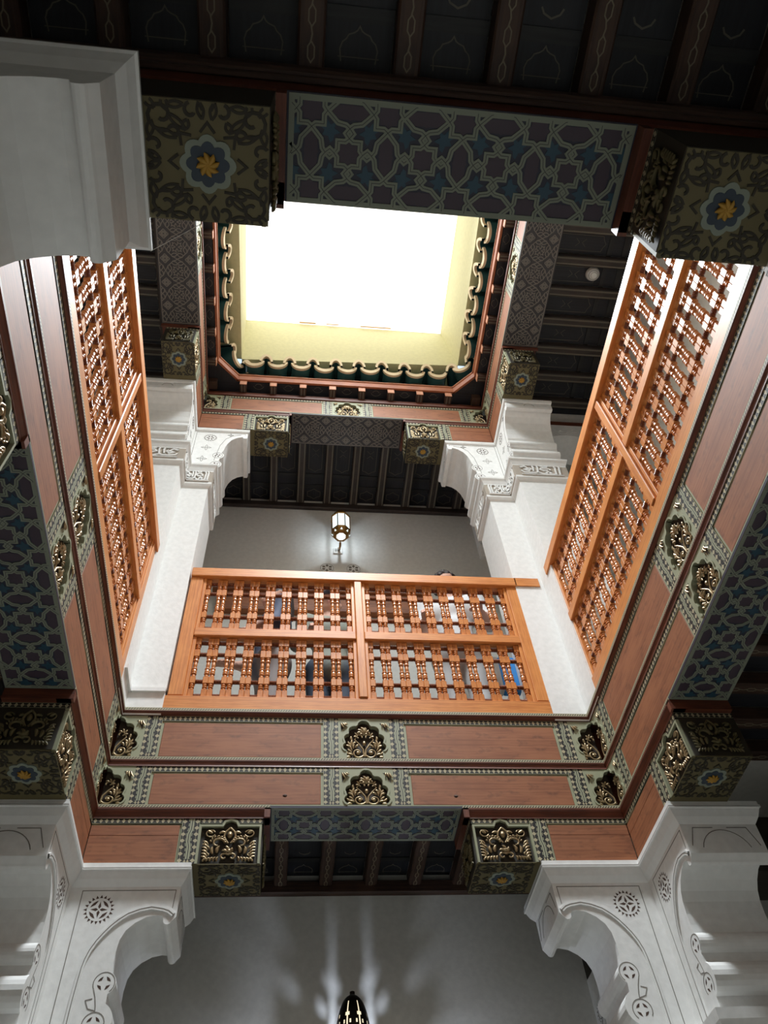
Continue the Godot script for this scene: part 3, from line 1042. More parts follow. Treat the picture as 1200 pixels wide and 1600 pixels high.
# letters of a carved inscription, as strokes on a panel of unit height: tall uprights, a loop and a long base line
func script_strokes(w: float, h: float) -> Mesh:
	var key := "script%.3f" % w
	if cache.has(key):
		return cache[key]
	var g := G.new()
	var u := h
	var t := 0.085 * u
	var z := 0.008
	var put := func(a: Array, ww: float) -> void:
		var p := PackedVector2Array()
		for i in range(0, a.size(), 2):
			p.append(Vector2(w * 0.49 - a[i] * w * 0.97, (a[i + 1] - 0.5) * h))
		g.ribbon(p, ww, 0, z)
	put.call([0.10, 0.10, 0.07, 0.88, 0.10, 0.94], t)
	put.call([0.20, 0.94, 0.17, 0.80, 0.19, 0.14, 0.27, 0.12], t)
	put.call([0.27, 0.12, 0.36, 0.14, 0.42, 0.26, 0.36, 0.38, 0.30, 0.28, 0.40, 0.12, 0.50, 0.14, 0.60, 0.30], t)
	put.call([0.32, 0.48, 0.30, 0.62, 0.38, 0.74, 0.50, 0.72, 0.54, 0.58, 0.46, 0.48, 0.36, 0.52], t)
	put.call([0.60, 0.92, 0.58, 0.80, 0.60, 0.30, 0.66, 0.22, 0.80, 0.20, 0.94, 0.26, 0.98, 0.40], t)
	put.call([0.70, 0.92, 0.68, 0.76, 0.70, 0.36], t)
	put.call([0.78, 0.36, 0.90, 0.52, 0.80, 0.62, 0.88, 0.86, 0.99, 0.74], t)
	put.call([0.34, 0.90, 0.46, 0.86, 0.52, 0.94], t * 0.8)
	put.call([0.78, 0.74, 0.74, 0.60, 0.80, 0.46], t * 0.7)
	put.call([0.02, 0.04, 0.99, 0.04], t * 0.5)
	put.call([0.02, 0.97, 0.99, 0.97], t * 0.5)
	cache[key] = g.mesh()
	return cache[key]

func pillar(k: int, low: bool) -> void:
	var lv: Dictionary = LOW if low else UPP
	var words := "%s white plaster pillar with carved brackets at the %s corner" % ["ground floor" if low else "upper gallery", CORNER[k]]
	var base := 0.0 if low else 4.28
	var o := thing("plaster_pillar", words, "pillar", corner_x(k), "white plaster pillars of the %s storey" % lv.name)
	if low and k == 3:
		o.position += Vector3(0.02, 0, -0.05)
	var t := 0.36
	var f := 0.030 if low else -0.005
	var g := G.new()
	var y_shaft := 2.52 if low else 6.29
	g.sweep(ell(0.19, t, f), P2([0, base, 0, y_shaft]), false, false)
	part("shaft", g, M.plaster, o)
	# capital: cushion, inscription band, cavetto, slab
	g = G.new()
	var b0 := y_shaft
	var b1 := y_shaft + 0.04
	var b2 := b1 + 0.155
	var b3 := b2 + 0.03
	var b4 := 2.802 if low else 6.552
	g.sweep(ell(0.19, t, f), P2([0, b0, 0.012, b0 + 0.012, 0.020, b0 + 0.03, 0.020, b1, 0.020, b2, 0.022, b2 + 0.004, 0.030, b3, 0.040, b3 + 0.02, 0.042, b4]))
	part("capital", g, M.plaster, o)
	var zf := -f + 0.020
	var sw := 0.19 + f + 0.0
	# inscription on the four faces that look into the well and on the ends of the arms
	var ins := G.new()
	for swap in [false, true]:
		for c in [[(0.19 - f) / 2 + 0.006, zf + 0.0005, 0.0, 0.185 + f * 0.6], [0.19 + 0.0205, -(t + f) / 2, PI / 2, t - f - 0.03]]:
			var m := ins.mark()
			var fw: float = c[3]
			var tm := MeshInstance3D.new()
			var sm: ArrayMesh = script_strokes(fw, 0.125)
			var arr := sm.surface_get_arrays(0)
			for i in arr[0].size():
				ins.v.append(arr[0][i]); ins.n.append(arr[1][i]); ins.t.append(arr[4][i])
			tm.free()
			ins.move(m, Transform3D(Basis(Vector3.UP, c[2]), Vector3(c[0], (b1 + b2) / 2, c[1])))
			if swap:
				ins.move(m, Transform3D(Basis(Vector3.BACK, Vector3.UP, Vector3.RIGHT), Vector3.ZERO))
	part("carved_inscription", ins, M.plaster, o)
	var ig := G.new()
	ig.sweep(ell(0.19, t, f), P2([0.0204, b1 + 0.012, 0.0204, b2 - 0.012]), false, false)
	part("inscription_ground", ig, M.script_ground, o)
	# the two brackets
	var prof := bracket_low() if low else bracket_upp()
	var marks := bracket_marks(low)
	for swap in [false, true]:
		var x := Transform3D(Basis(Vector3.BACK, Vector3.UP, Vector3.RIGHT), Vector3.ZERO) if swap else Transform3D()
		g = G.new()
		g.prism(prof, -t, -f)
		g.move(0, x)
		var b := part("bracket", g, M.plaster, o)
		var names := ["incised_line", "cut_ornament", "arch_band"]
		for i in 3:
			if marks[i].v.size() == 0:
				continue
			var gm := G.new()
			gm.v = marks[i].v.duplicate(); gm.n = marks[i].n.duplicate(); gm.t = marks[i].t.duplicate()
			gm.move(0, x * Transform3D(Basis(), Vector3(0, 0, -f)))
			part(names[i], gm, [M.incised, M.recess, M.plaster][i], b)
		# the incised frame on the end of the bracket
		var ge := G.new()
		var w := t - f
		if low:
			ge.ribbon(P2([-w / 2 + 0.02, 3.32, -w / 2 + 0.05, 3.40, -0.03, 3.40]), 0.0028, 0, 0.0006)
			ge.ribbon(P2([w / 2 - 0.02, 3.32, w / 2 - 0.05, 3.40, 0.03, 3.40]), 0.0028, 0, 0.0006)
			ge.ribbon(arc(0, 3.285, 0.105, 15, 165, 14), 0.0028, 0, 0.0006)
		else:
			ge.ribbon(arc(0, 7.025, 0.04, 5, 175, 10), 0.0026, 0, 0.0006)
			ge.ribbon(P2([-w / 2 + 0.015, 7.07, -0.04, 7.07]), 0.0026, 0, 0.0006)
		ge.move(0, x * Transform3D(Basis(Vector3.UP, PI / 2), Vector3(0.4102, 0, -(t + f) / 2)))
		if k != 3:
			part("end_line", ge, M.incised, b)
	# cornice on top
	g = G.new()
	var ct: float = lv.block
	if low:
		g.sweep(ell(0.41, t, f), P2([0, 3.415, 0.004, 3.420, 0.018, 3.440, 0.027, 3.462, 0.030, 3.470, 0.036, 3.472, 0.036, 3.484, 0.032, 3.486, 0.032, ct - 0.0005]))
	else:
		g.sweep(ell(0.41, t, f), P2([0, 7.074, 0.008, 7.080, 0.012, 7.092, 0.013, ct - 0.0005]))
	var co := part("cornice", g, M.plaster, o)
	if low:
		g = G.new()
		for q in [[-0.02, 0.10, 3.493], [0.06, 0.43, 3.480], [0.16, 0.44, 3.493], [-0.02, 0.06, 3.480]]:
			pass
		g.sweep(ell(0.41, t, f), P2([0.0363, 3.477, 0.0363, 3.479]), false, false)
		part("incised_line", g, M.incised, co)
	if not low and k == 0:
		# the plinth blocks at the foot
		g = G.new()
		g.span(Vector3(0.02, 4.425, -0.05), Vector3(0.19, 4.452, 0.018))
		g.span(Vector3(-0.05, 4.425, 0.0), Vector3(0.018, 4.452, 0.185))
		part("plinth", g, M.plaster, o)

# ------------------------------------------------------------------ balustrades of turned wood
func balustrade(k: int, x0: float, x1: float, xm: float, rail_x1: float, label: String) -> void:
	var o := thing("balustrade", label, "balustrade", side_x(k, 4.32), "turned wood balustrades of the gallery")
	var Y := func(y: float) -> float: return y - 4.32
	var g := G.new()
	var h := half(k)
	g.cbox(Vector3(0, Y.call(4.368), -0.022), Vector3(2 * h - 0.004, 0.090, 0.052), 0.004)
	part("bottom_rail", g, M.orange, o)
	g = G.new()
	g.cbox(Vector3((x0 + x1) / 2, Y.call(5.383), -0.021), Vector3(x1 - x0, 0.076, 0.070), 0.004)
	if rail_x1 > x1:
		g.cbox(Vector3((x1 - 0.012 + rail_x1) / 2, Y.call(5.383), 0.0100), Vector3(rail_x1 - x1 + 0.012, 0.076, 0.008), 0.002)
	part("top_rail", g, M.orange, o)
	var bot := 4.416
	var top := 5.344
	for x in [x0 + 0.038, x1 - 0.038]:
		g = G.new()
		g.cbox(Vector3(x, Y.call((bot + top) / 2), -0.024), Vector3(0.076, top - bot, 0.050), 0.004)
		part("stile", g, M.orange, o)
	g = G.new()
	g.cbox(Vector3(xm, Y.call((bot + top) / 2), -0.020), Vector3(0.046, top - bot, 0.058), 0.004)
	part("middle_stile", g, M.orange, o)
	# spindles, one shape used everywhere
	if not cache.has("spindle"):
		var s := G.new()
		var turned := func(ya: float, yb: float, long: bool) -> void:
			var l := yb - ya
			var p := PackedVector2Array()
			if long:
				for q in [[0, .8], [.02, 1.0], [.06, .98], [.08, .62], [.10, .62], [.115, .9], [.20, 1.0], [.215, .7], [.24, .66], [.40, .80], [.52, .62], [.55, .60], [.56, 1.02], [.60, 1.05], [.615, .85], [.63, .82], [.70, 1.0], [.76, .98], [.775, .7], [.79, 1.02], [.83, 1.04], [.845, .66], [.9, .72], [.94, .9], [1.0, .85]]:
					p.append(Vector2(q[1] * 0.0138, ya + (1.0 - q[0]) * l))
			else:
				for q in [[0, .8], [.08, 1.0], [.26, 1.0], [.32, .62], [.40, .62], [.46, 1.04], [.58, 1.04], [.64, .66], [.74, .74], [.9, 1.0], [1.0, .85]]:
					p.append(Vector2(q[1] * 0.0135, ya + (1.0 - q[0]) * l))
			p.reverse()
			s.lathe(p, Vector3.ZERO, 10)
		for b in [[0.0, 0.054], [0.096, 0.142], [0.288, 0.338], [0.376, 0.425]]:
			s.cbox(Vector3(0, (b[0] + b[1]) / 2, 0), Vector3(0.0288, b[1] - b[0], 0.0288), 0.002)
		turned.call(0.054, 0.096, false)
		turned.call(0.142, 0.288, true)
		turned.call(0.338, 0.376, false)
		cache["spindle"] = s.mesh()
		var r := G.new()
		var pr := PackedVector2Array()
		for i in 25:
			pr.append(Vector2(0.0095 + 0.0038 * absf(sin(i * PI / 4.0)), -0.5 + i / 24.0))
		r.lathe(pr, Vector3.ZERO, 8)
		r.move(0, Transform3D(Basis(Vector3(0, 0, 1), PI / 2), Vector3.ZERO))
		cache["spool"] = r.mesh()
	for px in [[x0 + 0.076, xm - 0.023], [xm + 0.023, x1 - 0.076]]:
		for py in [[bot, 4.846], [4.912, top]]:
			# a narrow bead frames each panel
			g = G.new()
			var bw := 0.020
			g.cbox(Vector3(px[0] + bw / 2, Y.call((py[0] + py[1]) / 2), -0.026), Vector3(bw, py[1] - py[0], 0.040), 0.003)
			part("panel_bead", g, M.orange, o)
			g = G.new()
			g.cbox(Vector3(px[1] - bw / 2, Y.call((py[0] + py[1]) / 2), -0.026), Vector3(bw, py[1] - py[0], 0.040), 0.003)
			part("panel_bead", g, M.orange, o)
			var a: float = px[0] + bw
			var b: float = px[1] - bw
			var gaps := maxi(2, int(roundf((b - a) / 0.0965)))
			var pitch := (b - a) / gaps
			for i in gaps + 1:
				for sd in [-1.0, 1.0]:
					if i == 0 and sd < 0 or i == gaps and sd > 0:
						continue
					part("spindle", cache["spindle"], M.turned, o, Vector3(a + i * pitch + sd * 0.0146, Y.call(py[0] + 0.001), -0.028))
				if i < gaps:
					for yy in [0.020, 0.118, 0.313, 0.400]:
						var sp := part("spool", cache["spool"], M.spool, o, Vector3(a + (i + 0.5) * pitch, Y.call(py[0] + yy), -0.030))
						sp.scale = Vector3(pitch - 0.056, 1, 1)
		g = G.new()
		g.cbox(Vector3((px[0] + px[1]) / 2, Y.call(4.879), -0.022), Vector3(px[1] - px[0], 0.064, 0.052), 0.005)
		part("middle_rail", g, M.orange, o)

# ------------------------------------------------------------------ ceilings, eaves, skylight
func ceiling(k: int, low: bool, x0: float, x1: float, phase: float, n_pitch: float) -> void:
	var lv: Dictionary = LOW if low else UPP
	var yj := 3.95 if low else 7.59
	var yb := yj + 0.08
	var deep := 1.028 if k % 2 == 0 else 1.06
	var w0: float = -lv.wb - 0.001
	var o := Node3D.new()
	o.name = numbered("ceiling")
	add_child(o)
	o.transform = side_x(k, yj)
	o.set_meta("kind", "structure")
	o.set_meta("label", "dark joisted ceiling of the %s gallery on the %s side" % [lv.name, SIDE[k]])
	var xs := []
	var x := phase - ceilf((phase - x0) / n_pitch) * n_pitch
	while x < x1 + n_pitch:
		if x > x0 - 0.001 and x < x1 + 0.001:
			xs.append(x)
		x += n_pitch
	var mid := (w0 - deep) / 2
	if not cache.has("chain"):
		var ll := 0.040
		var cc := G.new()
		for i in int((deep + w0) / ll) - 2:
			var zc := -(deep + w0) / 2 + 0.06 + i * ll
			if i % 2 == 0:
				cc.ribbon(P2([zc - 0.024, 0, zc - 0.012, 0.0085, zc + 0.012, 0.0085, zc + 0.024, 0, zc + 0.012, -0.0085, zc - 0.012, -0.0085]), 0.0035, 0, 0.0015, true)
			else:
				cc.ribbon(P2([zc - 0.020, 0.002, zc, -0.002, zc + 0.020, 0.002]), 0.004, 0, 0.0012)
		# the drawing plane xy becomes the underside: x runs into the gallery, y across, z down
		cc.move(0, Transform3D(Basis(Vector3(0, 0, 1), Vector3(1, 0, 0), Vector3(0, -1, 0)), Vector3.ZERO))
		cache["chain"] = cc.mesh()
	for i in xs.size():
		var g := G.new()
		var wj := 0.070 if low else 0.072
		g.cbox(Vector3(0, 0.04, mid), Vector3(wj, 0.08, deep + w0), 0.006)
		var j := part("joist", g, M.joist if low else M.joist_dark, o, Vector3(xs[i], 0, 0))
		g = G.new()
		if low:
			part("painted_chain", cache["chain"], M.chain, j, Vector3(0, -0.0002, mid))
			for s in [-0.0225, 0.0225]:
				g.span(Vector3(s - 0.0018, -0.0012, -deep), Vector3(s + 0.0018, 0, w0))
		else:
			for s in [-0.022, 0.022]:
				g.span(Vector3(s - 0.006, -0.0015, -deep), Vector3(s + 0.006, 0, w0))
		part("painted_line", g, M.line if not low else M.joist, j)
	# boards between the joists
	var edges := [x0] + xs + [x1]
	for i in edges.size() - 1:
		var a: float = edges[i] + (0.036 if i > 0 else 0.0)
		var b: float = edges[i + 1] - (0.036 if i < edges.size() - 2 else 0.0)
		if b - a < 0.03:
			continue
		var g := G.new()
		g.span(Vector3(a, 0, -deep), Vector3(b, 0.02, w0))
		var bd := part("board", g, M.board, o, Vector3(0, 0.08, 0))
		var bw := b - a
		if bw < 0.12:
			continue
		var c := (a + b) / 2
		g = G.new()
		var ln := G.new()
		var bars := [0.415, 0.86] if low else [0.74, 0.86]
		for z in bars:
			g.span(Vector3(a, -0.007, -z - 0.018), Vector3(b, 0, -z + 0.018))
		part("batten", g, M.batten, bd)
		var down := Basis(Vector3(1, 0, 0), Vector3(0, 0, -1), Vector3(0, -1, 0))
		if low:
			for e in [[0.305, 1.0], [1.0, -1.0]]:
				var m := ln.mark()
				var p := PackedVector2Array()
				for q in [[-0.046, 0.0], [-0.050, 0.030], [-0.044, 0.046], [-0.034, 0.054], [-0.028, 0.064], [-0.014, 0.069], [-0.006, 0.074], [0.0, 0.084], [0.006, 0.074], [0.014, 0.069], [0.028, 0.064], [0.034, 0.054], [0.044, 0.046], [0.050, 0.030], [0.046, 0.0]]:
					p.append(Vector2(q[0], q[1] * e[1]))
				ln.ribbon(p, 0.0035, 0, 0.001)
				ln.ribbon(P2([-0.055, 0.012 * e[1], 0.055, 0.012 * e[1]]), 0.0025, 0, 0.001)
				ln.move(m, Transform3D(Basis(), Vector3(c, e[0], 0)))
			for e in [[0.455, 1.0], [0.815, -1.0]]:
				var m := ln.mark()
				ln.ribbon(P2([-0.030, 0.022 * e[1], -0.022, 0.008 * e[1], 0, -0.002 * e[1], 0.022, 0.008 * e[1], 0.030, 0.022 * e[1]]), 0.005, 0, 0.001)
				ln.move(m, Transform3D(Basis(), Vector3(c, e[0], 0)))
		else:
			var hw := bw * 0.34
			for e in [[0.30, 0.70], [0.89, 1.0]]:
				var m0: float = e[0]
				var m1: float = e[1]
				ln.ribbon(P2([c - hw, m0 + 0.03, c - hw * 0.5, m0 + 0.02, c, m0, c + hw * 0.5, m0 + 0.02, c + hw, m0 + 0.03, c + hw, m1 - 0.03, c + hw * 0.5, m1 - 0.02, c, m1, c - hw * 0.5, m1 - 0.02, c - hw, m1 - 0.03]), 0.004, 0, 0.001, true)
			ln.ribbon(P2([c - 0.03, 0.46, c, 0.49, c + 0.03, 0.46]), 0.003, 0, 0.001)
			ln.ribbon(P2([c - 0.03, 0.54, c, 0.51, c + 0.03, 0.54]), 0.003, 0, 0.001)
		ln.move(0, Transform3D(Basis(Vector3(1, 0, 0), Vector3(0, 0, -1), Vector3(0, -1, 0)), Vector3(0, 0, 0)))
		part("painted_figure", ln, M.line if not low else M.line, bd)

func tile_mesh(cover: bool) -> Array:
	var key := "tile%s" % cover
	if cache.has(key):
		return cache[key]
	# outline of the tile end: a wide trough, or a tall narrow cover
	var rx := 0.056 if cover else 0.086
	var ry := 0.105 if cover else 0.088
	var th := 0.016 if cover else 0.022
	var a0 := 4.0 if cover else 190.0
	var a1 := 176.0 if cover else 350.0
	var z := Vector3(0, 0, -0.27)
	var b := Vector3(0, 0, -0.022)
	var g := G.new()
	var rim := G.new()
	var n := 12
	for i in n:
		var u := []
		var o := []
		var q := []
		for k in 2:
			var an := deg_to_rad(a0 + (a1 - a0) * (i + k) / n)
			u.append(Vector3(cos(an) / rx, sin(an) / ry, 0).normalized())
			o.append(Vector3(cos(an) * rx, sin(an) * ry, 0))
			q.append(Vector3(cos(an) * (rx - th - 0.010 * sin(PI * (i + k) / n)), sin(an) * (ry - th - 0.012 * sin(PI * (i + k) / n)), 0))
		g.quad_n(o[1], o[0], o[0] + z, o[1] + z, u[1], u[0], u[0], u[1])
		var w0: Vector3 = o[0] - u[0] * th
		var w1: Vector3 = o[1] - u[1] * th
		g.quad_n(w0, w1, w1 + z, w0 + z, -u[0], -u[1], -u[1], -u[0])
		# the bare clay of the front rim
		var f := Vector3(0, 0, 0.004)
		var o0: Vector3 = o[0] * 1.03 + f
		var o1: Vector3 = o[1] * 1.03 + f
		var i0: Vector3 = q[0] + f
		var i1: Vector3 = q[1] + f
		rim.quad(o0, o1, i1, i0)
		rim.quad(o1, o0, o0 + b, o1 + b)
		rim.quad(i0, i1, i1 + b, i0 + b)
	cache[key] = [g.mesh(), rim.mesh()]
	return cache[key]

func tile(parent: Node3D, cover: bool, at: Vector3, turn_y: float, tilt: float) -> void:
	var c := tile_mesh(cover)
	var t := part("roof_tile", c[0], M.green, parent, at)
	t.basis = Basis(Vector3.UP, turn_y) * Basis(Vector3.RIGHT, tilt)
	part("clay_rim", c[1], M.clay, t)

func eave(k: int) -> void:
	var h := half(k) - 0.027
	var w := 0.027
	var o := thing("tiled_eave", "green tiled eave on small rafters round the skylight well, %s side" % SIDE[k], "eave", side_x(k, 7.65), "tiled eaves below the skylight")
	var Y := func(y: float) -> float: return y - 7.65
	var g := G.new()
	# ledge under the rafters
	g.span(Vector3(-h, 0.0, -0.05), Vector3(h, 0.028, w + 0.010))
	g.span(Vector3(-h, 0.028, -0.05), Vector3(h, 0.080, w - 0.004))
	part("ledge", g, M.brown, o)
	g = G.new()
	g.span(Vector3(-h, 0.080, -0.05), Vector3(h, 0.142, w - 0.02))
	part("back_board", g, M.board, o)
	g = G.new()
	g.span(Vector3(-h, Y.call(7.792), -0.05), Vector3(h, Y.call(7.806), w + 0.062))
	part("soffit_board", g, M.board, o)
	var pf := w + 0.066
	var fx := h - 0.066 - 0.17
	var pitch := 0.2515 if k % 2 == 0 else 0.26
	var count := 8 if k % 2 == 0 else 9
	for i in count:
		var x := (i - (count - 1) / 2.0) * pitch
		g = G.new()
		g.span(Vector3(-0.028, 0, -0.05), Vector3(0.028, 0.062, pf - w + 0.004))
		var r := part("rafter", g, M.joist, o, Vector3(x, Y.call(7.730), w))
		g = G.new()
		g.cbox(Vector3(0, 0.031, pf - w + 0.006), Vector3(0.058, 0.064, 0.006), 0.0015)
		part("rafter_end", g, M.pink, r)
		g = G.new()
		for s in [-0.013, 0.013]:
			g.span(Vector3(s - 0.0045, -0.0012, -0.02), Vector3(s + 0.0045, 0, pf - w))
		part("painted_line", g, M.line, r)
		if i < count - 1:
			g = G.new()
			g.ribbon(arc(0, 0.012, 0.045, 200, 340, 8), 0.004, 0, 0.001)
			g.ribbon(arc(0, -0.012, 0.03, 20, 160, 8), 0.004, 0, 0.001)
			part("painted_arc", g, M.line, o, Vector3(x + pitch / 2, Y.call(7.7905), w + 0.035), Vector3(PI / 2, 0, 0))
	# fascia, with the cut corner at the right-hand end of each side
	g = G.new()
	g.cbox(Vector3(0, Y.call(7.832), pf + 0.010), Vector3(2 * fx + 0.016, 0.078, 0.020), 0.003)
	part("fascia_board", g, M.red, o)
	g = G.new()
	g.cbox(Vector3(0, Y.call(7.871), pf + 0.014), Vector3(2 * fx + 0.018, 0.010, 0.030), 0.002)
	part("fascia_bead", g, M.pink, o)
	g = G.new()
	var ap := PackedVector2Array([Vector2(-fx, 0)])
	var na := count + 1
	for i in na:
		for q in arc(-fx + (i + 0.5) * 2 * fx / na, -0.055, 0.128, 140, 40, 6):
			ap.append(Vector2(clampf(q.x, -fx, fx), maxf(0.01, q.y)))
	ap.append(Vector2(fx, 0))
	g.prism(ap, -0.012, 0.0)
	part("scalloped_board", g, M.olive_dark, o, Vector3(0, Y.call(7.876), pf + 0.006))
	g = G.new()
	for i in na:
		g.ribbon(arc(-fx + (i + 0.5) * 2 * fx / na, -0.060, 0.122, 128, 52, 6), 0.004, 0, 0.001)
	part("painted_arc", g, M.olive, o, Vector3(0, Y.call(7.876), pf + 0.006))
	var cut := 0.17 * sqrt(2.0)
	var cm := Vector3(fx + 0.085, 0, pf + 0.085)
	g = G.new()
	g.cbox(Vector3(0, Y.call(7.832), 0.010), Vector3(cut + 0.012, 0.078, 0.020), 0.003)
	part("corner_fascia", g, M.red, o, cm, Vector3(0, -PI / 4, 0))
	g = G.new()
	g.cbox(Vector3(0, Y.call(7.871), 0.014), Vector3(cut + 0.014, 0.010, 0.030), 0.002)
	part("corner_bead", g, M.pink, o, cm, Vector3(0, -PI / 4, 0))
	g = G.new()
	g.sweep(P2([fx - 0.01, pf, fx + 0.17, pf + 0.17, fx + 0.26, pf + 0.17, fx + 0.26, w - 0.06, fx - 0.01, w - 0.06]), P2([0, Y.call(7.794), 0, Y.call(7.808)]))
	part("corner_soffit", g, M.board, o)
	g = G.new()
	g.span(Vector3(h - 0.085, 0.075, w - 0.02), Vector3(h - 0.012, 0.14, w + 0.075))
	part("corner_block", g, M.joist, o)
	g = G.new()
	g.prism(P2([-cut / 2, 0, -cut / 2, 0.05, 0, 0.075, cut / 2, 0.05, cut / 2, 0]), -0.012, 0.0)
	part("corner_scallop", g, M.olive_dark, o, cm + Vector3(0, Y.call(7.876), 0), Vector3(0, -PI / 4, 0))
	# tiles: troughs with covers over the joints, sloping down to the well
	var tp := 0.205
	var nt := 9 if k % 2 == 0 else 10
	var rng := RandomNumberGenerator.new()
	rng.seed = 40 + k
	var wz := pf + 0.085
	for i in nt:
		var x := (i - (nt - 1) / 2.0) * tp * (0.985 if k % 2 else 0.984)
		tile(o, false, Vector3(x, Y.call(8.040) + rng.randf_range(-0.006, 0.006), wz + rng.randf_range(-0.008, 0.008)), rng.randf_range(-0.04, 0.04), 0.20)
		if i < nt - 1:
			tile(o, true, Vector3(x + tp / 2, Y.call(8.000) + rng.randf_range(-0.006, 0.006), wz + 0.012 + rng.randf_range(-0.008, 0.008)), rng.randf_range(-0.04, 0.04), 0.20)
	for q in [[-0.02, 0.045, true], [0.055, 0.10, false], [0.13, 0.165, true], [0.20, 0.24, false]]:
		tile(o, q[2], Vector3(fx + q[0] + 0.015, Y.call(8.005 if q[2] else 8.040), wz + q[1] - 0.015), -PI / 4 * (0.4 + q[0] * 4.0), 0.2)

func skylight() -> void:
	# the splayed yellow shaft, a little out of square, and the glazing that closes it
	var lo := [Vector2(-0.925, -1.185), Vector2(1.0, -1.12), Vector2(0.96, 1.15), Vector2(-0.95, 1.15)]
	var hi := [Vector2(-0.946, -1.155), Vector2(0.946, -1.165), Vector2(0.946, 1.16), Vector2(-0.946, 1.16)]
	var names := ["wall_skylight_far", "wall_skylight_right", "wall_skylight_near", "wall_skylight_left"]
	for i in 4:
		var j := (i + 1) % 4
		var g := G.new()
		var a := Vector3(lo[i].x, 8.14, lo[i].y)
		var b := Vector3(lo[j].x, 8.14, lo[j].y)
		var d := Vector3(hi[j].x, 8.95, hi[j].y)
		var e := Vector3(hi[i].x, 8.95, hi[i].y)
		g.quad(a, b, d, e)
		var out := Vector3((lo[i].x + lo[j].x) / 2, 0, (lo[i].y + lo[j].y) / 2).normalized() * 0.40
		out = Vector3(0, 0, -0.42) if i == 0 else Vector3(0.45, 0, 0) if i == 1 else Vector3(0, 0, 0.42) if i == 2 else Vector3(-0.45, 0, 0)
		g.quad(b + out, a + out, e + out, d + out)
		g.quad(a + out, b + out, b, a)
		g.quad(e, d, d + out, e + out)
		g.quad(a + out, a, e, e + out)
		g.quad(b, b + out, d + out, d)
		struct(names[i], g, M.shaft)
	var w := Node3D.new()
	w.name = "window_1"
	add_child(w)
	w.position = Vector3(0, 8.95, 0)
	w.set_meta("kind", "structure")
	w.set_meta("label", "bright skylight glazing over the well")
	for i in 3:
		var g := G.new()
		g.span(Vector3(-0.95, 0.012, -1.18 + i * 0.79), Vector3(0.95, 0.022, -1.18 + (i + 1) * 0.79))
		part("pane", g, M.sky_pane, w)
	var g := G.new()
	for q in [[-0.36, 0.16, 0.012], [-0.12, 0.12, 0.008], [0.30, 0.30, 0.010]]:
		g.cbox(Vector3(q[0], -0.02, -1.135), Vector3(q[1], 0.008, q[2]), 0.002)
	part("flaking_trim", g, M.flake, w)

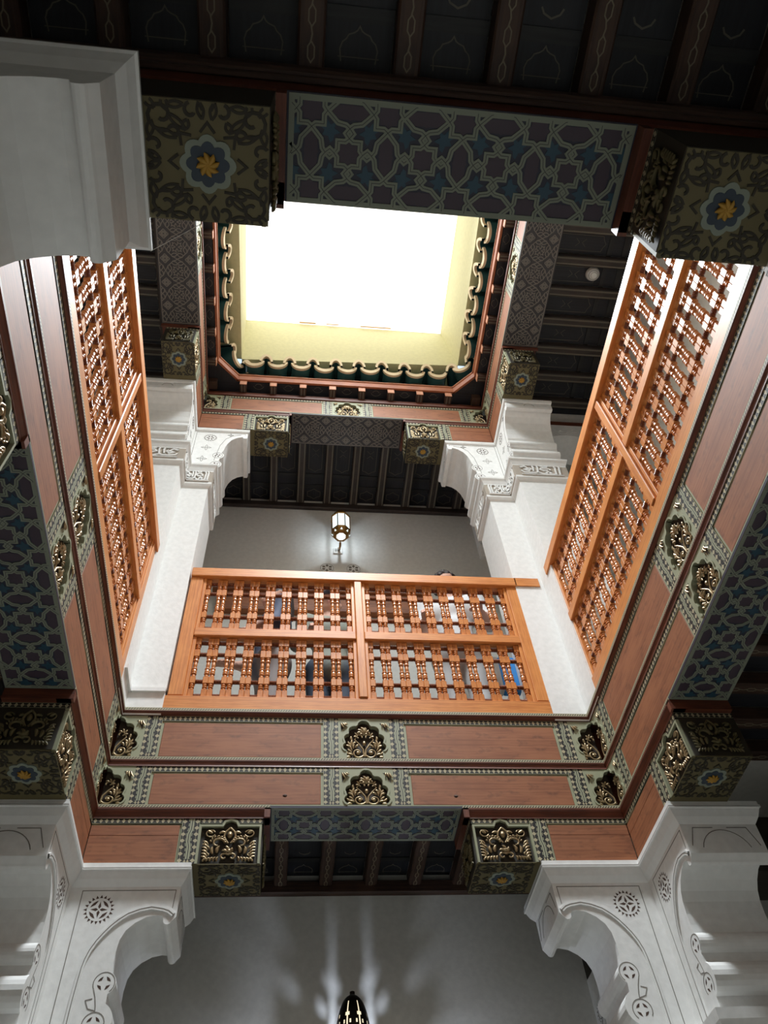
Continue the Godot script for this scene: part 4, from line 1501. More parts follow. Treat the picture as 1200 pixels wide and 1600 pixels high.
func structure() -> void:
	var g := G.new()
	g.span(Vector3(-2.4, -0.1, -2.5), Vector3(2.4, 0, 2.5))
	struct("floor", g, M.stone)
	var zf := -2.350
	var xr := 2.26
	g = G.new(); g.span(Vector3(-2.5, 0, zf - 0.15), Vector3(2.5, 7.9, zf)); struct("wall_far", g, M.wall)
	g = G.new(); g.span(Vector3(-2.5, 0, -zf), Vector3(2.5, 7.9, -zf + 0.15)); struct("wall_near", g, M.wall)
	g = G.new(); g.span(Vector3(-xr - 0.15, 0, zf), Vector3(-xr, 7.9, -zf)); struct("wall_left", g, M.wall)
	g = G.new(); g.span(Vector3(xr, 0, zf), Vector3(xr + 0.15, 7.9, -zf)); struct("wall_right", g, M.wall)
	# gallery floor and roof, each a ring of four slabs over the joists
	for r in [["gallery_floor", 4.055, 4.275, 0.27, 0.27], ["roof", 7.695, 8.13, 0.10, 0.10]]:
		for q in [[-xr, xr, zf, -HALF_Z - r[4]], [-xr, xr, HALF_Z + r[4], -zf], [-xr, -HALF_X - r[3], -HALF_Z - r[4], HALF_Z + r[4]], [HALF_X + r[3], xr, -HALF_Z - r[4], HALF_Z + r[4]]]:
			g = G.new()
			g.span(Vector3(q[0], r[1], q[2]), Vector3(q[1], r[2], q[3]))
			struct("floor" if r[0] == "gallery_floor" else "ceiling", g, M.wall if r[0] == "roof" else M.stone)
	# dark mouldings where the ceilings meet the beams and the walls
	var n := 1
	for low in [true, false]:
		var lv: Dictionary = LOW if low else UPP
		for k in 4:
			if not low and k == 2:
				continue
			var y := 3.89 if low else 7.50
			var deep := 1.027 if k % 2 == 0 else 1.059
			g = G.new()
			var l := half(k) + 0.20
			g.cbox(Vector3(0, 0.04, -lv.wb - 0.017), Vector3(2 * l, 0.08, 0.034), 0.008)
			g.cbox(Vector3(0, 0.0, -lv.wb - 0.010), Vector3(2 * l, 0.03, 0.018), 0.004)
			g.cbox(Vector3(0, 0.055, -deep + 0.02), Vector3(2 * l + 0.9, 0.075, 0.040), 0.008)
			var o := MeshInstance3D.new()
			o.mesh = g.mesh()
			o.material_override = M.joist if low else M.joist_dark
			o.name = "trim_%d" % n
			n += 1
			add_child(o)
			o.transform = side_x(k, y)
			o.set_meta("kind", "structure")
			o.set_meta("label", "dark wooden trim round the %s %s ceiling" % [SIDE[k], lv.name])
	# beams that tie each corner pillar to the outer walls, with a plaster bracket at the wall
	for low in [true, false]:
		for k in 4:
			if not low and k > 1 or low and k > 1:
				continue
			var yb := 3.45 if low else 7.52
			for swap in [false, true]:
				var where: String = "side" if (k == 0) == (not swap) else "back"
				var o := thing("tie_beam", "%s beam from the %s corner pillar to the %s wall" % ["dark olive lower" if low else "red brown upper", CORNER[k], where], "beam", corner_x(k, yb), "beams tying the corner pillars to the walls")
				var x := Transform3D(Basis(Vector3.BACK, Vector3.UP, Vector3.RIGHT), Vector3.ZERO) if swap else Transform3D()
				var wall := 1.06 if (k % 2 == 0) != swap else 1.028
				for i in 3:
					g = G.new()
					g.cbox(Vector3(-(0.37 + wall) / 2, 0.14 if low else 0.035, -0.052 - i * 0.084), Vector3(wall - 0.37, 0.28 if low else 0.07, 0.083), 0.006)
					g.move(0, x)
					part("beam_board", g, M.brown if not low else M.olive_dark, o)
				var b := thing("wall_bracket", "white plaster wall bracket under the %s tie beam beyond the %s pillar, %s wall" % ["lower" if low else "upper", CORNER[k], where], "bracket", corner_x(k, yb - 0.62), "plaster wall brackets")
				g = G.new()
				var reach := 0.30 if low else 0.66
				var pr := P2([0.0, 0.62, reach, 0.62, reach, 0.56 if low else 0.40, reach - 0.03, 0.53 if low else 0.36])
				if low:
					pr.append_array(arc(0.27, 0.27, 0.20, 95, 170, 8))
				else:
					pr.append_array(arc(0.40, 0.20, 0.25, 40, 165, 10))
				pr.append_array(arc(0.06, 0.20, 0.05, 60, -70, 6))
				pr.append_array(arc(0.05, 0.09, 0.05, 60, -70, 6))
				pr.append_array(P2([0.04, 0.0, 0.0, 0.0]))
				g.prism(pr, -0.29, -0.01)
				g.move(0, x * Transform3D(Basis(), Vector3(-wall, 0, 0)))
				part("bracket_body", g, M.plaster, b)
				g = G.new()
				if low:
					for i in 14:
						var dd := Vector2.RIGHT.rotated(TAU * i / 14)
						var ee := Vector2(-dd.y, dd.x)
						g.prism(PackedVector2Array([Vector2(0.07, 0.44) + dd * 0.034 + ee * 0.004, Vector2(0.07, 0.44) + dd * 0.034 - ee * 0.004, Vector2(0.07, 0.44) + dd * 0.044]), -0.0098, -0.0092, false)
					g.ribbon(arc(0.07, 0.44, 0.026, 0, 360, 16), 0.003, -0.01, -0.0092)
					g.ribbon(arc(0.27, 0.27, 0.235, 95, 175, 10), 0.003, -0.01, -0.0092)
				else:
					for i in 5:
						var sp := PackedVector2Array()
						for j in 12:
							var an := j * 0.55 + i
							sp.append(Vector2(0.10 + i * 0.11, 0.535 - 0.03 * (i % 2)) + Vector2(cos(an), sin(an)) * (0.045 - j * 0.0032))
						g.ribbon(sp, 0.006, -0.01, -0.005)
				g.move(0, x * Transform3D(Basis(), Vector3(-wall, 0, 0)))
				part("incised_line" if low else "raised_scrolls", g, M.incised if low else M.plaster, b)

func lantern_upper() -> void:
	# eight-sided brass wall lantern with white panes, seen from below
	var o := thing("wall_lantern", "lit eight-sided brass lantern with white panes on the upper far wall", "lantern", Transform3D(Basis(), Vector3(-0.012, 6.86, -2.13)))
	var p := func(r: float, k: int, off: float) -> Vector3:
		var a := TAU * (k + 0.5) / 8
		return Vector3(cos(a) * r, off, sin(a) * r)
	var g := G.new()
	var gb := G.new()
	for k in 8:
		var a0: Vector3 = p.call(0.078, k, 0.055)
		var a1: Vector3 = p.call(0.078, k + 1, 0.055)
		var b0: Vector3 = p.call(0.078, k, 0.235)
		var b1: Vector3 = p.call(0.078, k + 1, 0.235)
		g.quad(a1, a0, b0, b1)
		gb.tube(PackedVector3Array([p.call(0.080, k, 0.05), p.call(0.080, k, 0.24)]), 0.0045, 0.0045, 6)
	part("glass_panes", g, M.lamp_glass, o)
	# lower skirt narrows to a ring with a round opening
	gb.lathe(P2([0.040, 0.0, 0.044, -0.004, 0.062, 0.006, 0.084, 0.045, 0.086, 0.056, 0.078, 0.058]), Vector3.ZERO, 8, false, TAU / 16)
	gb.lathe(P2([0.078, 0.232, 0.087, 0.236, 0.085, 0.25, 0.062, 0.275, 0.060, 0.30, 0.045, 0.315, 0.020, 0.325, 0.012, 0.345, 0.0, 0.35]), Vector3.ZERO, 8, false, TAU / 16)
	part("brass_frame", gb, M.brass, o)
	g = G.new()
	for k in 8:
		var a := TAU * k / 8
		var c := Vector3(cos(a), 0, sin(a))
		var t := Vector3(-c.z, 0, c.x)
		g.tri(c * 0.068 + Vector3(0, 0.012, 0) + t * 0.010, c * 0.068 + Vector3(0, 0.012, 0) - t * 0.010, c * 0.079 + Vector3(0, 0.030, 0), c, c, c)
	part("skirt_light", g, M.lamp_glass, o)
	g = G.new()
	g.lathe(P2([0.0, 0.004, 0.041, 0.004, 0.041, 0.006, 0.0, 0.006]), Vector3.ZERO, 20)
	part("bottom_glass", g, M.lamp_glass, o)
	g = G.new()
	g.tube(PackedVector3Array([Vector3(0, 0.03, -0.06), Vector3(0, 0.02, -0.12), Vector3(0, 0.05, -0.17), Vector3(-0.006, 0.115, -0.215)]), 0.009, 0.009, 8)
	part("wall_arm", g, M.brass, o)
	g = G.new()
	g.ball(Vector3(0, 0.13, 0), Vector3(0.022, 0.03, 0.022), 10, 8)
	part("bulb", g, M.bulb, o)
	var l := OmniLight3D.new()
	l.name = "lantern_light"
	l.light_color = Color(0.90, 0.95, 1.0)
	l.light_energy = 0.035
	l.light_size = 0.012
	l.omni_range = 12.0
	l.omni_attenuation = 2.0
	l.shadow_enabled = true
	o.add_child(l)
	l.position = Vector3(0, 0.13, 0)
	var s := thing("wall_plate", "small white switch plate on the far wall under the upper lantern", "plate", Transform3D(Basis(), Vector3(-0.024, 6.930, -2.35)))
	g = G.new(); g.cbox(Vector3(0, 0, 0.008), Vector3(0.078, 0.070, 0.016), 0.004); part("plate_body", g, M.white_plastic, s)
	g = G.new(); g.cbox(Vector3(-0.004, 0.004, 0.018), Vector3(0.046, 0.034, 0.006), 0.002); part("switch", g, M.grey_plastic, s)

func lantern_lower() -> void:
	# pierced metal dome whose light falls on the wall in streaks
	var o := thing("wall_lantern", "dark pierced metal dome lantern shining on the lower far wall", "lantern", Transform3D(Basis(), Vector3(-0.026, 2.955, -2.13)))
	var g := G.new()
	var prof := []
	for i in 19:
		var f := i / 18.0
		var r := 0.082 * cos(f * PI / 2 * 0.93) if f > 0.0 else 0.082
		prof.append(Vector2(r, 0.14 + 0.215 * sin(f * PI / 2)))
	var seg := 64
	for i in 18:
		for k in seg:
			# almond holes in eight fans, and a row of small triangles under them
			var u := fposmod(float(k) / seg * 8.0, 1.0) - 0.5
			var v := (i + 0.5) / 18.0
			var hole := false
			for a in [[0.0, 0.44, 0.055, 0.13], [-0.17, 0.36, 0.05, 0.11], [0.17, 0.36, 0.05, 0.11], [-0.30, 0.25, 0.05, 0.10], [0.30, 0.25, 0.05, 0.10], [0.0, 0.20, 0.07, 0.09]]:
				if absf(u - a[0]) / a[2] / 1.45 + absf(v - a[1]) / a[3] / 1.15 < 1.0:
					hole = true
			if v < 0.09 and absf(u) < 0.36 - v * 2.0:
				hole = true
			if hole:
				continue
			for q in [[0.0, 1.0], [0.002, -1.0]]:
				var c := []
				for e in [[k, i], [k + 1, i], [k + 1, i + 1], [k, i + 1]]:
					var an: float = TAU * e[0] / seg
					var pr: Vector2 = prof[e[1]]
					c.append(Vector3(cos(an) * (pr.x - q[0]), pr.y, sin(an) * (pr.x - q[0])))
				if q[1] > 0:
					g.quad(c[1], c[0], c[3], c[2])
				else:
					g.quad(c[0], c[1], c[2], c[3])
	part("pierced_dome", g, M.iron, o)
	g = G.new()
	g.lathe(P2([0.030, 0.345, 0.022, 0.352, 0.012, 0.358, 0.012, 0.372, 0.0, 0.374]), Vector3.ZERO, 16)
	part("finial", g, M.iron, o)
	g = G.new()
	g.lathe(P2([0.0, 0.0, 0.03, 0.005, 0.055, 0.03, 0.060, 0.06, 0.086, 0.075, 0.088, 0.082]), Vector3.ZERO, 24)
	part("base_bowl", g, M.iron, o)
	g = G.new()
	g.lathe(P2([0.082, 0.128, 0.090, 0.13, 0.094, 0.136, 0.090, 0.142, 0.082, 0.144]), Vector3.ZERO, 32)
	part("collar", g, M.iron, o)
	for k in 8:
		var a := TAU * k / 8
		g = G.new()
		g.tube(PackedVector3Array([Vector3(cos(a) * 0.086, 0.078, sin(a) * 0.086), Vector3(cos(a) * 0.088, 0.132, sin(a) * 0.088)]), 0.006, 0.006, 6)
		part("post", g, M.iron, o)
	g = G.new()
	g.tube(PackedVector3Array([Vector3(0, 0.03, -0.05), Vector3(0, 0.0, -0.13), Vector3(0, 0.03, -0.21)]), 0.008, 0.008, 8)
	g.lathe(P2([0.0, -0.005, 0.03, -0.005, 0.03, 0.005, 0, 0.005]), Vector3(0, 0.03, -0.212), 12)
	part("wall_arm", g, M.iron, o)
	g = G.new()
	g.lathe(P2([0.070, 0.09, 0.072, 0.15, 0.070, 0.22, 0.060, 0.28, 0.042, 0.32, 0.0, 0.335]), Vector3.ZERO, 24)
	part("glass_liner", g, M.liner, o)
	var l := OmniLight3D.new()
	l.name = "dome_light"
	l.light_color = Color(0.88, 0.92, 1.0)
	l.light_energy = 0.12
	l.light_size = 0.008
	l.omni_range = 12.0
	l.omni_attenuation = 2.0
	l.shadow_enabled = true
	o.add_child(l)
	l.position = Vector3(0, 0.15, 0)

# ------------------------------------------------------------------ people behind the far balustrade
# a body from tapered capsules [a, b, ra, rb, colour], joined smoothly and meshed with surface nets
func body_mesh(bones: Array, cell: float, sharp: float) -> Mesh:
	var lo := Vector3(1e9, 1e9, 1e9)
	var hi := -lo
	for b in bones:
		for e in [[b[0], b[2]], [b[1], b[3]]]:
			lo = lo.min(e[0] - Vector3.ONE * (e[1] + 0.05))
			hi = hi.max(e[0] + Vector3.ONE * (e[1] + 0.05))
	var nx := int((hi.x - lo.x) / cell) + 2
	var ny := int((hi.y - lo.y) / cell) + 2
	var nz := int((hi.z - lo.z) / cell) + 2
	var f := PackedFloat32Array(); f.resize(nx * ny * nz)
	var cr := PackedColorArray(); cr.resize(nx * ny * nz); cr.fill(Color(0, 0, 0, 0))
	for b in bones:
		var a: Vector3 = b[0]
		var d: Vector3 = b[1] - a
		var dd := maxf(1e-8, d.length_squared())
		var pad: float = maxf(b[2], b[3]) + 0.06
		var q0 := ((a.min(b[1]) - Vector3.ONE * pad - lo) / cell).max(Vector3.ZERO)
		var q1 := ((a.max(b[1]) + Vector3.ONE * pad - lo) / cell) + Vector3.ONE
		for z in range(int(q0.z), mini(nz, int(q1.z))):
			for y in range(int(q0.y), mini(ny, int(q1.y))):
				for x in range(int(q0.x), mini(nx, int(q1.x))):
					var p := lo + Vector3(x, y, z) * cell
					var t := clampf((p - a).dot(d) / dd, 0.0, 1.0)
					var s := p.distance_to(a + d * t) - lerpf(b[2], b[3], t)
					var w := exp(-minf(s, 0.09) * sharp) if s < 0.09 else 0.0
					var i := (z * ny + y) * nx + x
					f[i] += w
					var w2 := w * w * w
					var col: Color = b[4]
					cr[i] += Color(col.r * w2, col.g * w2, col.b * w2, w2)
	var g := G.new()
	var at := {}
	var verts := PackedVector3Array()
	var cols := PackedColorArray()
	var nrm := PackedVector3Array()
	var st := [1, nx, nx * ny]
	for z in nz - 1:
		for y in ny - 1:
			for x in nx - 1:
				var i := (z * ny + y) * nx + x
				var m := 0
				for k in 8:
					if f[i + (k & 1) + ((k >> 1) & 1) * nx + (k >> 2) * nx * ny] > 1.0:
						m += 1
				if m == 0 or m == 8:
					continue
				var sum := Vector3.ZERO
				var cnt := 0
				for e in [[0, 1], [2, 3], [4, 5], [6, 7], [0, 2], [1, 3], [4, 6], [5, 7], [0, 4], [1, 5], [2, 6], [3, 7]]:
					var oa := Vector3(e[0] & 1, (e[0] >> 1) & 1, e[0] >> 2)
					var ob := Vector3(e[1] & 1, (e[1] >> 1) & 1, e[1] >> 2)
					var fa := -log(maxf(1e-6, f[i + int(oa.x) + int(oa.y) * nx + int(oa.z) * nx * ny]))
					var fb := -log(maxf(1e-6, f[i + int(ob.x) + int(ob.y) * nx + int(ob.z) * nx * ny]))
					if (fa < 0) != (fb < 0):
						sum += oa.lerp(ob, fa / (fa - fb))
						cnt += 1
				at[i] = verts.size()
				verts.append(lo + (Vector3(x, y, z) + sum / cnt) * cell)
				var c := Color(0, 0, 0, 0)
				var gr := Vector3.ZERO
				for k in 8:
					var ii := i + (k & 1) + ((k >> 1) & 1) * nx + (k >> 2) * nx * ny
					c += cr[ii]
					var lv := -log(maxf(1e-6, f[ii]))
					gr += Vector3((k & 1) * 2 - 1, ((k >> 1) & 1) * 2 - 1, (k >> 2) * 2 - 1) * lv
				cols.append(Color(c.r / maxf(c.a, 1e-9), c.g / maxf(c.a, 1e-9), c.b / maxf(c.a, 1e-9)))
				nrm.append(gr.normalized())
	for z in range(1, nz - 1):
		for y in range(1, ny - 1):
			for x in range(1, nx - 1):
				var i := (z * ny + y) * nx + x
				var ins := f[i] > 1.0
				for ax in 3:
					if (f[i + st[ax]] > 1.0) == ins:
						continue
					var u: int = st[(ax + 1) % 3]
					var v: int = st[(ax + 2) % 3]
					var q := [i - u - v, i - v, i, i - u]
					if not (at.has(q[0]) and at.has(q[1]) and at.has(q[2]) and at.has(q[3])):
						continue
					var w := [at[q[0]], at[q[1]], at[q[2]], at[q[3]]]
					if not ins:
						w.reverse()
					for tr in [[0, 1, 2], [0, 2, 3]]:
						var i0: int = w[tr[0]]
						var i1: int = w[tr[1]]
						var i2: int = w[tr[2]]
						g.tri(verts[i0], verts[i1], verts[i2], nrm[i0], nrm[i1], nrm[i2])
						g.c.append(cols[i0]); g.c.append(cols[i2]); g.c.append(cols[i1])
	return g.mesh()

func person(label: String, at: Vector3, turn: float, height: float, shirt: Color, legs: Color, look: String) -> Node3D:
	var o := thing("person", label, "person", Transform3D(Basis(Vector3.UP, turn), at))
	var s := height / 1.72
	var skin := Color(0.62, 0.36, 0.27)
	var b := []
	var add := func(a: Vector3, c: Vector3, ra: float, rb: float, col: Color) -> void:
		b.append([a * s, c * s, ra * s, rb * s, col])
	# legs, trunk, neck; front is +z
	for q in [-1.0, 1.0]:
		add.call(Vector3(q * 0.095, 0.06, 0.0), Vector3(q * 0.092, 0.47, 0.015), 0.048, 0.058, legs)
		add.call(Vector3(q * 0.092, 0.47, 0.015), Vector3(q * 0.085, 0.90, 0.0), 0.060, 0.085, legs)
		add.call(Vector3(q * 0.095, 0.045, -0.03), Vector3(q * 0.105, 0.035, 0.14), 0.042, 0.035, Color(0.05, 0.045, 0.04))
		var sh := Vector3(q * 0.175, 1.40, 0.0)
		var el := Vector3(q * 0.235, 1.12, 0.06)
		var wr := Vector3(q * 0.17, 1.03, 0.27)
		add.call(sh, el, 0.058, 0.045, shirt)
		add.call(el, el.lerp(wr, 0.25), 0.043, 0.040, shirt if look != "curls" else skin)
		add.call(el.lerp(wr, 0.25), wr, 0.038, 0.028, skin)
		add.call(Vector3(q * 0.05, 1.36, 0.0), sh, 0.075, 0.060, shirt)
	add.call(Vector3(0, 0.93, 0), Vector3(0, 1.12, 0.01), 0.125, 0.120, shirt)
	add.call(Vector3(-0.05, 0.92, 0), Vector3(0.05, 0.92, 0), 0.110, 0.110, legs)
	add.call(Vector3(-0.05, 1.28, 0.005), Vector3(0.05, 1.28, 0.005), 0.120, 0.120, shirt)
	add.call(Vector3(0, 1.40, -0.01), Vector3(0, 1.52, 0.01), 0.055, 0.050, skin)
	part("body", body_mesh(b, 0.018, 45.0), M.person, o)
	# head, with brow, nose, lips and ears
	b.clear()
	add.call(Vector3(0, 1.615, 0.005), Vector3(0, 1.635, -0.015), 0.078, 0.080, skin)
	add.call(Vector3(0, 1.545, 0.045), Vector3(0, 1.60, 0.035), 0.040, 0.058, skin)
	add.call(Vector3(-0.03, 1.55, 0.02), Vector3(0.03, 1.55, 0.02), 0.040, 0.040, skin)
	add.call(Vector3(0, 1.622, 0.085), Vector3(0, 1.595, 0.104), 0.009, 0.014, skin)
	add.call(Vector3(-0.014, 1.562, 0.084), Vector3(0.014, 1.562, 0.084), 0.009, 0.009, Color(0.50, 0.22, 0.18))
	add.call(Vector3(-0.036, 1.642, 0.070), Vector3(0.036, 1.642, 0.070), 0.014, 0.014, skin)
	add.call(Vector3(0, 1.50, 0.0), Vector3(0, 1.55, 0.0), 0.05, 0.052, skin)
	for q in [-1.0, 1.0]:
		add.call(Vector3(q * 0.080, 1.60, 0.0), Vector3(q * 0.086, 1.63, -0.008), 0.011, 0.015, skin)
	part("head", body_mesh(b, 0.0085, 110.0), M.person, o)
	var e := G.new()
	for q in [-1.0, 1.0]:
		e.ball(Vector3(q * 0.031, 1.622, 0.075) * s, Vector3(0.011, 0.008, 0.008) * s, 8, 5)
	part("eyes", e, M.white_plastic, o)
	# hands: palm, four fingers bent, thumb from the side
	for q in [-1.0, 1.0]:
		b.clear()
		var wr := Vector3(q * 0.17, 1.03, 0.27)
		add.call(wr, wr + Vector3(-q * 0.012, -0.008, 0.035), 0.024, 0.026, skin)
		for i in 4:
			var k0 := wr + Vector3(-q * 0.012 + (i - 1.5) * 0.017, -0.008, 0.055)
			var ln: float = [0.036, 0.042, 0.040, 0.032][i]
			add.call(wr + Vector3((i - 1.5) * 0.010, -0.004, 0.025), k0, 0.010, 0.0095, skin)
			add.call(k0, k0 + Vector3(0, -0.012, ln), 0.0092, 0.0085, skin)
			add.call(k0 + Vector3(0, -0.012, ln), k0 + Vector3(0, -0.036, ln + 0.012), 0.0085, 0.0075, skin)
		add.call(wr + Vector3(-q * 0.02, -0.006, 0.012), wr + Vector3(-q * 0.052, -0.018, 0.040), 0.011, 0.009, skin)
		add.call(wr + Vector3(-q * 0.052, -0.018, 0.040), wr + Vector3(-q * 0.054, -0.032, 0.064), 0.009, 0.008, skin)
		part("hand", body_mesh(b, 0.005, 260.0), M.person, o)
	var h := G.new()
	var rng := RandomNumberGenerator.new()
	rng.seed = 9
	if look == "curls":
		for i in 90:
			var a := rng.randf() * TAU
			var el2 := rng.randf_range(-0.1, 1.45)
			var d := Vector3(cos(a) * cos(el2), sin(el2), sin(a) * cos(el2))
			if d.z > 0.62 and d.y < 0.12:
				continue
			h.ball((Vector3(0, 1.635, -0.012) + d * Vector3(0.082, 0.088, 0.088)) * s, Vector3.ONE * rng.randf_range(0.020, 0.032), 6, 4)
		part("curly_hair", h, M.hair, o)
	elif look == "cap":
		h.ball(Vector3(0, 1.655, -0.012) * s, Vector3(0.088, 0.072, 0.094) * s, 16, 10)
		part("cap_crown", h, M.cap, o)
		h = G.new()
		var pk := PackedVector2Array()
		for i in 13:
			var a := PI * i / 12
			pk.append(Vector2(cos(a) * 0.072, sin(a) * 0.085) * s)
		h.prism(pk, -0.003, 0.003)
		part("cap_peak", h, M.cap, o, Vector3(0, 1.652, 0.062) * s, Vector3(PI / 2 + 0.15, 0, 0))
	else:
		h.ball(Vector3(0, 1.645, -0.022) * s, Vector3(0.090, 0.085, 0.092) * s, 16, 10)
		h.tube(PackedVector3Array([Vector3(0, 1.64, -0.06) * s, Vector3(0, 1.54, -0.085) * s, Vector3(0, 1.44, -0.10) * s]), 0.07, 0.04, 10)
		part("hair", h, M.hair, o)
	return o

# ------------------------------------------------------------------ the scene
func _ready() -> void:
	var cam := Camera3D.new()
	cam.name = "camera"
	cam.fov = 65.527
	cam.near = 0.05
	cam.far = 60.0
	add_child(cam)
	var right := Vector3(0.993398, -0.062569, 0.096157)
	var up := Vector3(-0.041743, 0.583582, 0.810981)
	var fwd := Vector3(0.106858, 0.809640, -0.577117)
	cam.transform = Transform3D(Basis(right, up, -fwd).orthonormalized(), Vector3(-0.37257, 1.6, 1.88818))
	cam.current = true
	var env := Environment.new()
	env.background_mode = Environment.BG_SKY
	var sky := Sky.new()
	var ps := ProceduralSkyMaterial.new()
	ps.sky_top_color = Color(0.75, 0.83, 0.95)
	ps.sky_horizon_color = Color(0.92, 0.94, 0.97)
	ps.ground_bottom_color = Color(0.5, 0.48, 0.45)
	ps.ground_horizon_color = Color(0.8, 0.8, 0.8)
	ps.sky_energy_multiplier = 1.0
	sky.sky_material = ps
	env.sky = sky
	env.tonemap_mode = Environment.TONE_MAPPER_LINEAR
	env.tonemap_exposure = 1.5
	env.sdfgi_enabled = true
	env.ssao_enabled = true
	env.ssil_enabled = true
	var we := WorldEnvironment.new()
	we.name = "world_environment"
	we.environment = env
	add_child(we)
	# daylight that comes in through the skylight glazing
	var day := AreaLight3D.new()
	day.name = "skylight_daylight"
	day.area_size = Vector2(1.86, 2.28)
	day.area_normalize_energy = false
	day.light_color = Color(0.95, 0.98, 1.0)
	day.light_energy = 0.25
	day.shadow_enabled = true
	day.set("area_range", 40.0)
	add_child(day)
	day.transform = Transform3D(Basis(Vector3.RIGHT, -PI / 2), Vector3(0, 8.945, 0))

	var beam_in := SpotLight3D.new()
	beam_in.name = "daylight_down_the_well"
	beam_in.light_color = Color(0.95, 0.98, 1.0)
	beam_in.light_energy = 8.2
	beam_in.light_size = 0.38
	beam_in.spot_angle = 67.0
	beam_in.spot_angle_attenuation = 1.0
	beam_in.spot_range = 40.0
	beam_in.spot_attenuation = 2.0
	beam_in.shadow_enabled = true
	add_child(beam_in)
	beam_in.transform = Transform3D(Basis(Vector3.RIGHT, -PI / 2), Vector3(0, 8.55, 0))

	var zenith := SpotLight3D.new()
	zenith.name = "zenith_light_down_the_well"
	zenith.light_color = Color(0.95, 0.98, 1.0)
	zenith.light_energy = 20.0
	zenith.light_size = 0.38
	zenith.spot_angle = 34.0
	zenith.spot_angle_attenuation = 0.8
	zenith.spot_range = 40.0
	zenith.spot_attenuation = 2.0
	zenith.shadow_enabled = true
	add_child(zenith)
	zenith.transform = Transform3D(Basis(Vector3.RIGHT, -PI / 2), Vector3(0, 8.56, 0))

	make_materials()
	structure()
	skylight()
	ceiling(0, true, -1.19, 1.19, -0.14, 0.2465)
	ceiling(2, true, -1.19, 1.19, 0.14, 0.2500)
	ceiling(1, true, -1.30, 1.30, -0.21, 0.2400)
	ceiling(3, true, -1.30, 1.30, 0.21, 0.2400)
	ceiling(0, false, -1.18, 1.18, -0.118, 0.2430)
	ceiling(1, false, -1.30, 1.30, -0.186, 0.2460)
	ceiling(3, false, -1.30, 1.30, 0.173, 0.2460)

	# beams, friezes and carved blocks
	for k in 4:
		beam(k, LOW)
		for sx in [-1.0, 1.0]:
			corbel(k, sx, LOW)
		return_moulding(k, LOW)
		if k == 2:
			continue
		frieze(k, 3.764, 3.985, 0.0024, LOW.gap[k % 2], "lower frieze board of the pair under the %s balustrade, brown panels between gilt niches" % SIDE[k], "frieze boards of the lower storey")
		moulding(k, 3.985, 4.019, 0.0024, 0.0, 0.0, "dark brown moulding between the two lower frieze boards on the %s side" % SIDE[k], "brown mouldings of the lower storey")
		frieze(k, 4.019, 4.279, 0.0, 0.0, "upper frieze board of the pair under the %s balustrade, brown panels between gilt niches" % SIDE[k], "frieze boards of the lower storey")
		var m := moulding(k, 4.279, 4.3045, 0.0, -0.009, 0.0, "dark brown moulding with a dashed strip at the foot of the %s balustrade" % SIDE[k], "brown mouldings of the lower storey")
		part("dashed_border", strip_quad(-half(k) + 0.009, half(k) - 0.009, 0.0255, 0.043, 0.012, 0.04, 0.026), M.dashes, m)
	for k in [0, 1, 3]:
		beam(k, UPP)
		for sx in [-1.0, 1.0]:
			if k == 1 and sx > 0 or k == 3 and sx < 0:
				continue
			corbel(k, sx, UPP)
		return_moulding(k, UPP)
		frieze(k, 7.405, 7.65, -0.027, UPP.gap[k % 2], "upper storey frieze board below the %s eave, orange panels between gilt niches" % SIDE[k], "frieze boards of the upper storey")
		eave(k)
	for k in 4:
		pillar(k, true)
	for k in [0, 1]:
		pillar(k, false)
	balustrade(0, -1.0, 1.022, 0.008, 1.17, "turned orange wood balustrade facing the viewer across the well, people standing behind it")
	balustrade(1, -1.215, 1.17, -0.005, 0.0, "turned orange wood balustrade along the right side of the well")
	balustrade(3, -1.17, 1.145, 0.0, 0.0, "turned orange wood balustrade along the left side of the well, glossy where the daylight strikes")
	small_things()

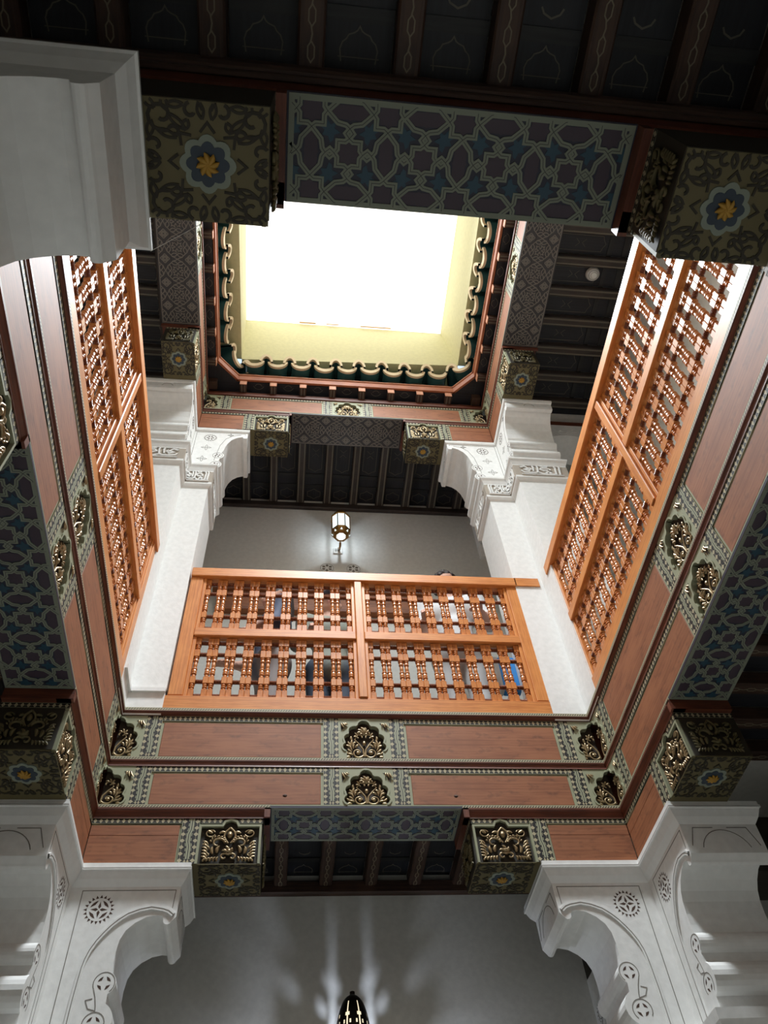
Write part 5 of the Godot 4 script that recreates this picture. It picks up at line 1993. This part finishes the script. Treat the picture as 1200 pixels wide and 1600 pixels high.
func small_things() -> void:
	lantern_upper()
	lantern_lower()
	# round detector on the ceiling above the right upper gallery
	var d := thing("smoke_detector", "round white detector on the dark upper right ceiling", "detector", Transform3D(Basis(), Vector3(1.845, 7.655, -0.045)))
	var g := G.new()
	g.lathe(P2([0.0, -0.045, 0.022, -0.045, 0.026, -0.036, 0.045, -0.030, 0.052, -0.018, 0.056, 0.0, 0.0, 0.0]), Vector3.ZERO, 24)
	part("cover", g, M.white_plastic, d)
	g = G.new()
	g.lathe(P2([0.034, -0.036, 0.040, -0.0345, 0.041, -0.031]), Vector3.ZERO, 24)
	part("ring", g, M.grey_plastic, d)
	# door head and rosettes on the far wall of the upper gallery
	d = thing("door_head", "brown wooden door head on the upper far wall seen through the balustrade", "lintel", Transform3D(Basis(), Vector3(-0.16, 6.12, -2.35)))
	g = G.new()
	g.cbox(Vector3(0, 0.105, 0.03), Vector3(1.62, 0.21, 0.06), 0.006)
	g.cbox(Vector3(0, 0.225, 0.04), Vector3(1.70, 0.035, 0.08), 0.006)
	part("board", g, M.door, d)
	for q in [[-0.118, "left"], [0.102, "right"]]:
		d = thing("wall_rosette", "%s of the two carved plaster rosettes above the far handrail" % q[1], "rosette", Transform3D(Basis(), Vector3(q[0], 6.70, -2.35)), "plaster rosettes over the door")
		g = G.new()
		g.prism(arc(0, 0, 0.062, 0, 345, 23), 0.0, 0.010)
		part("disc", g, M.plaster, d)
		g = G.new()
		for i in 6:
			var v := Vector2.RIGHT.rotated(TAU * i / 6 + 0.5)
			var e := Vector2(-v.y, v.x)
			g.prism(PackedVector2Array([v * 0.048, v * 0.032 + e * 0.014, v * 0.014, v * 0.032 - e * 0.014]), 0.010, 0.0106, false)
		g.ribbon(arc(0, 0, 0.055, 0, 360, 24), 0.003, 0.010, 0.0106)
		part("cut_ornament", g, M.incised, d)
	person("person with curly dark hair and a white shirt looking over the far handrail", Vector3(0.705, 4.275, -1.82), -0.25, 1.745, Color(0.72, 0.74, 0.76), Color(0.50, 0.50, 0.50), "curls")
	person("person in an olive shirt and grey blue cap behind the middle of the far balustrade", Vector3(-0.13, 4.275, -1.92), 0.1, 1.60, Color(0.27, 0.29, 0.24), Color(0.04, 0.06, 0.10), "cap")
	person("person in a navy top with dark hair behind the left half of the far balustrade", Vector3(-0.50, 4.275, -1.84), -1.3, 1.54, Color(0.05, 0.06, 0.11), Color(0.30, 0.26, 0.25), "plain")
	d = thing("shopping_bag", "blue and white bag hanging behind the right half of the far balustrade", "bag", Transform3D(Basis(), Vector3(0.96, 4.80, -1.70)))
	g = G.new()
	g.cbox(Vector3(0, 0.14, 0), Vector3(0.11, 0.28, 0.06), 0.01)
	part("bag_body", g, M.bag, d)
	g = G.new()
	g.cbox(Vector3(-0.066, 0.14, 0), Vector3(0.03, 0.28, 0.06), 0.008)
	part("white_side", g, M.white_plastic, d)
	g = G.new()
	g.tube(PackedVector3Array([Vector3(-0.03, 0.28, 0), Vector3(-0.025, 0.38, 0), Vector3(0.02, 0.38, 0), Vector3(0.03, 0.28, 0)]), 0.004, 0.004, 6)
	part("handle", g, M.white_plastic, d)
	d = thing("cobweb_strand", "pale cobweb strand between the near left bracket and the carved block beside it", "cobweb", Transform3D(Basis(), Vector3(-0.735, 3.462, 1.268)))
	g = G.new()
	g.tube(PackedVector3Array([Vector3(0, 0, 0), Vector3(0.055, 0.014, 0.030), Vector3(0.110, 0.040, 0.058)]), 0.0006, 0.0006, 5)
	part("thread", g, M.white_plastic, d)
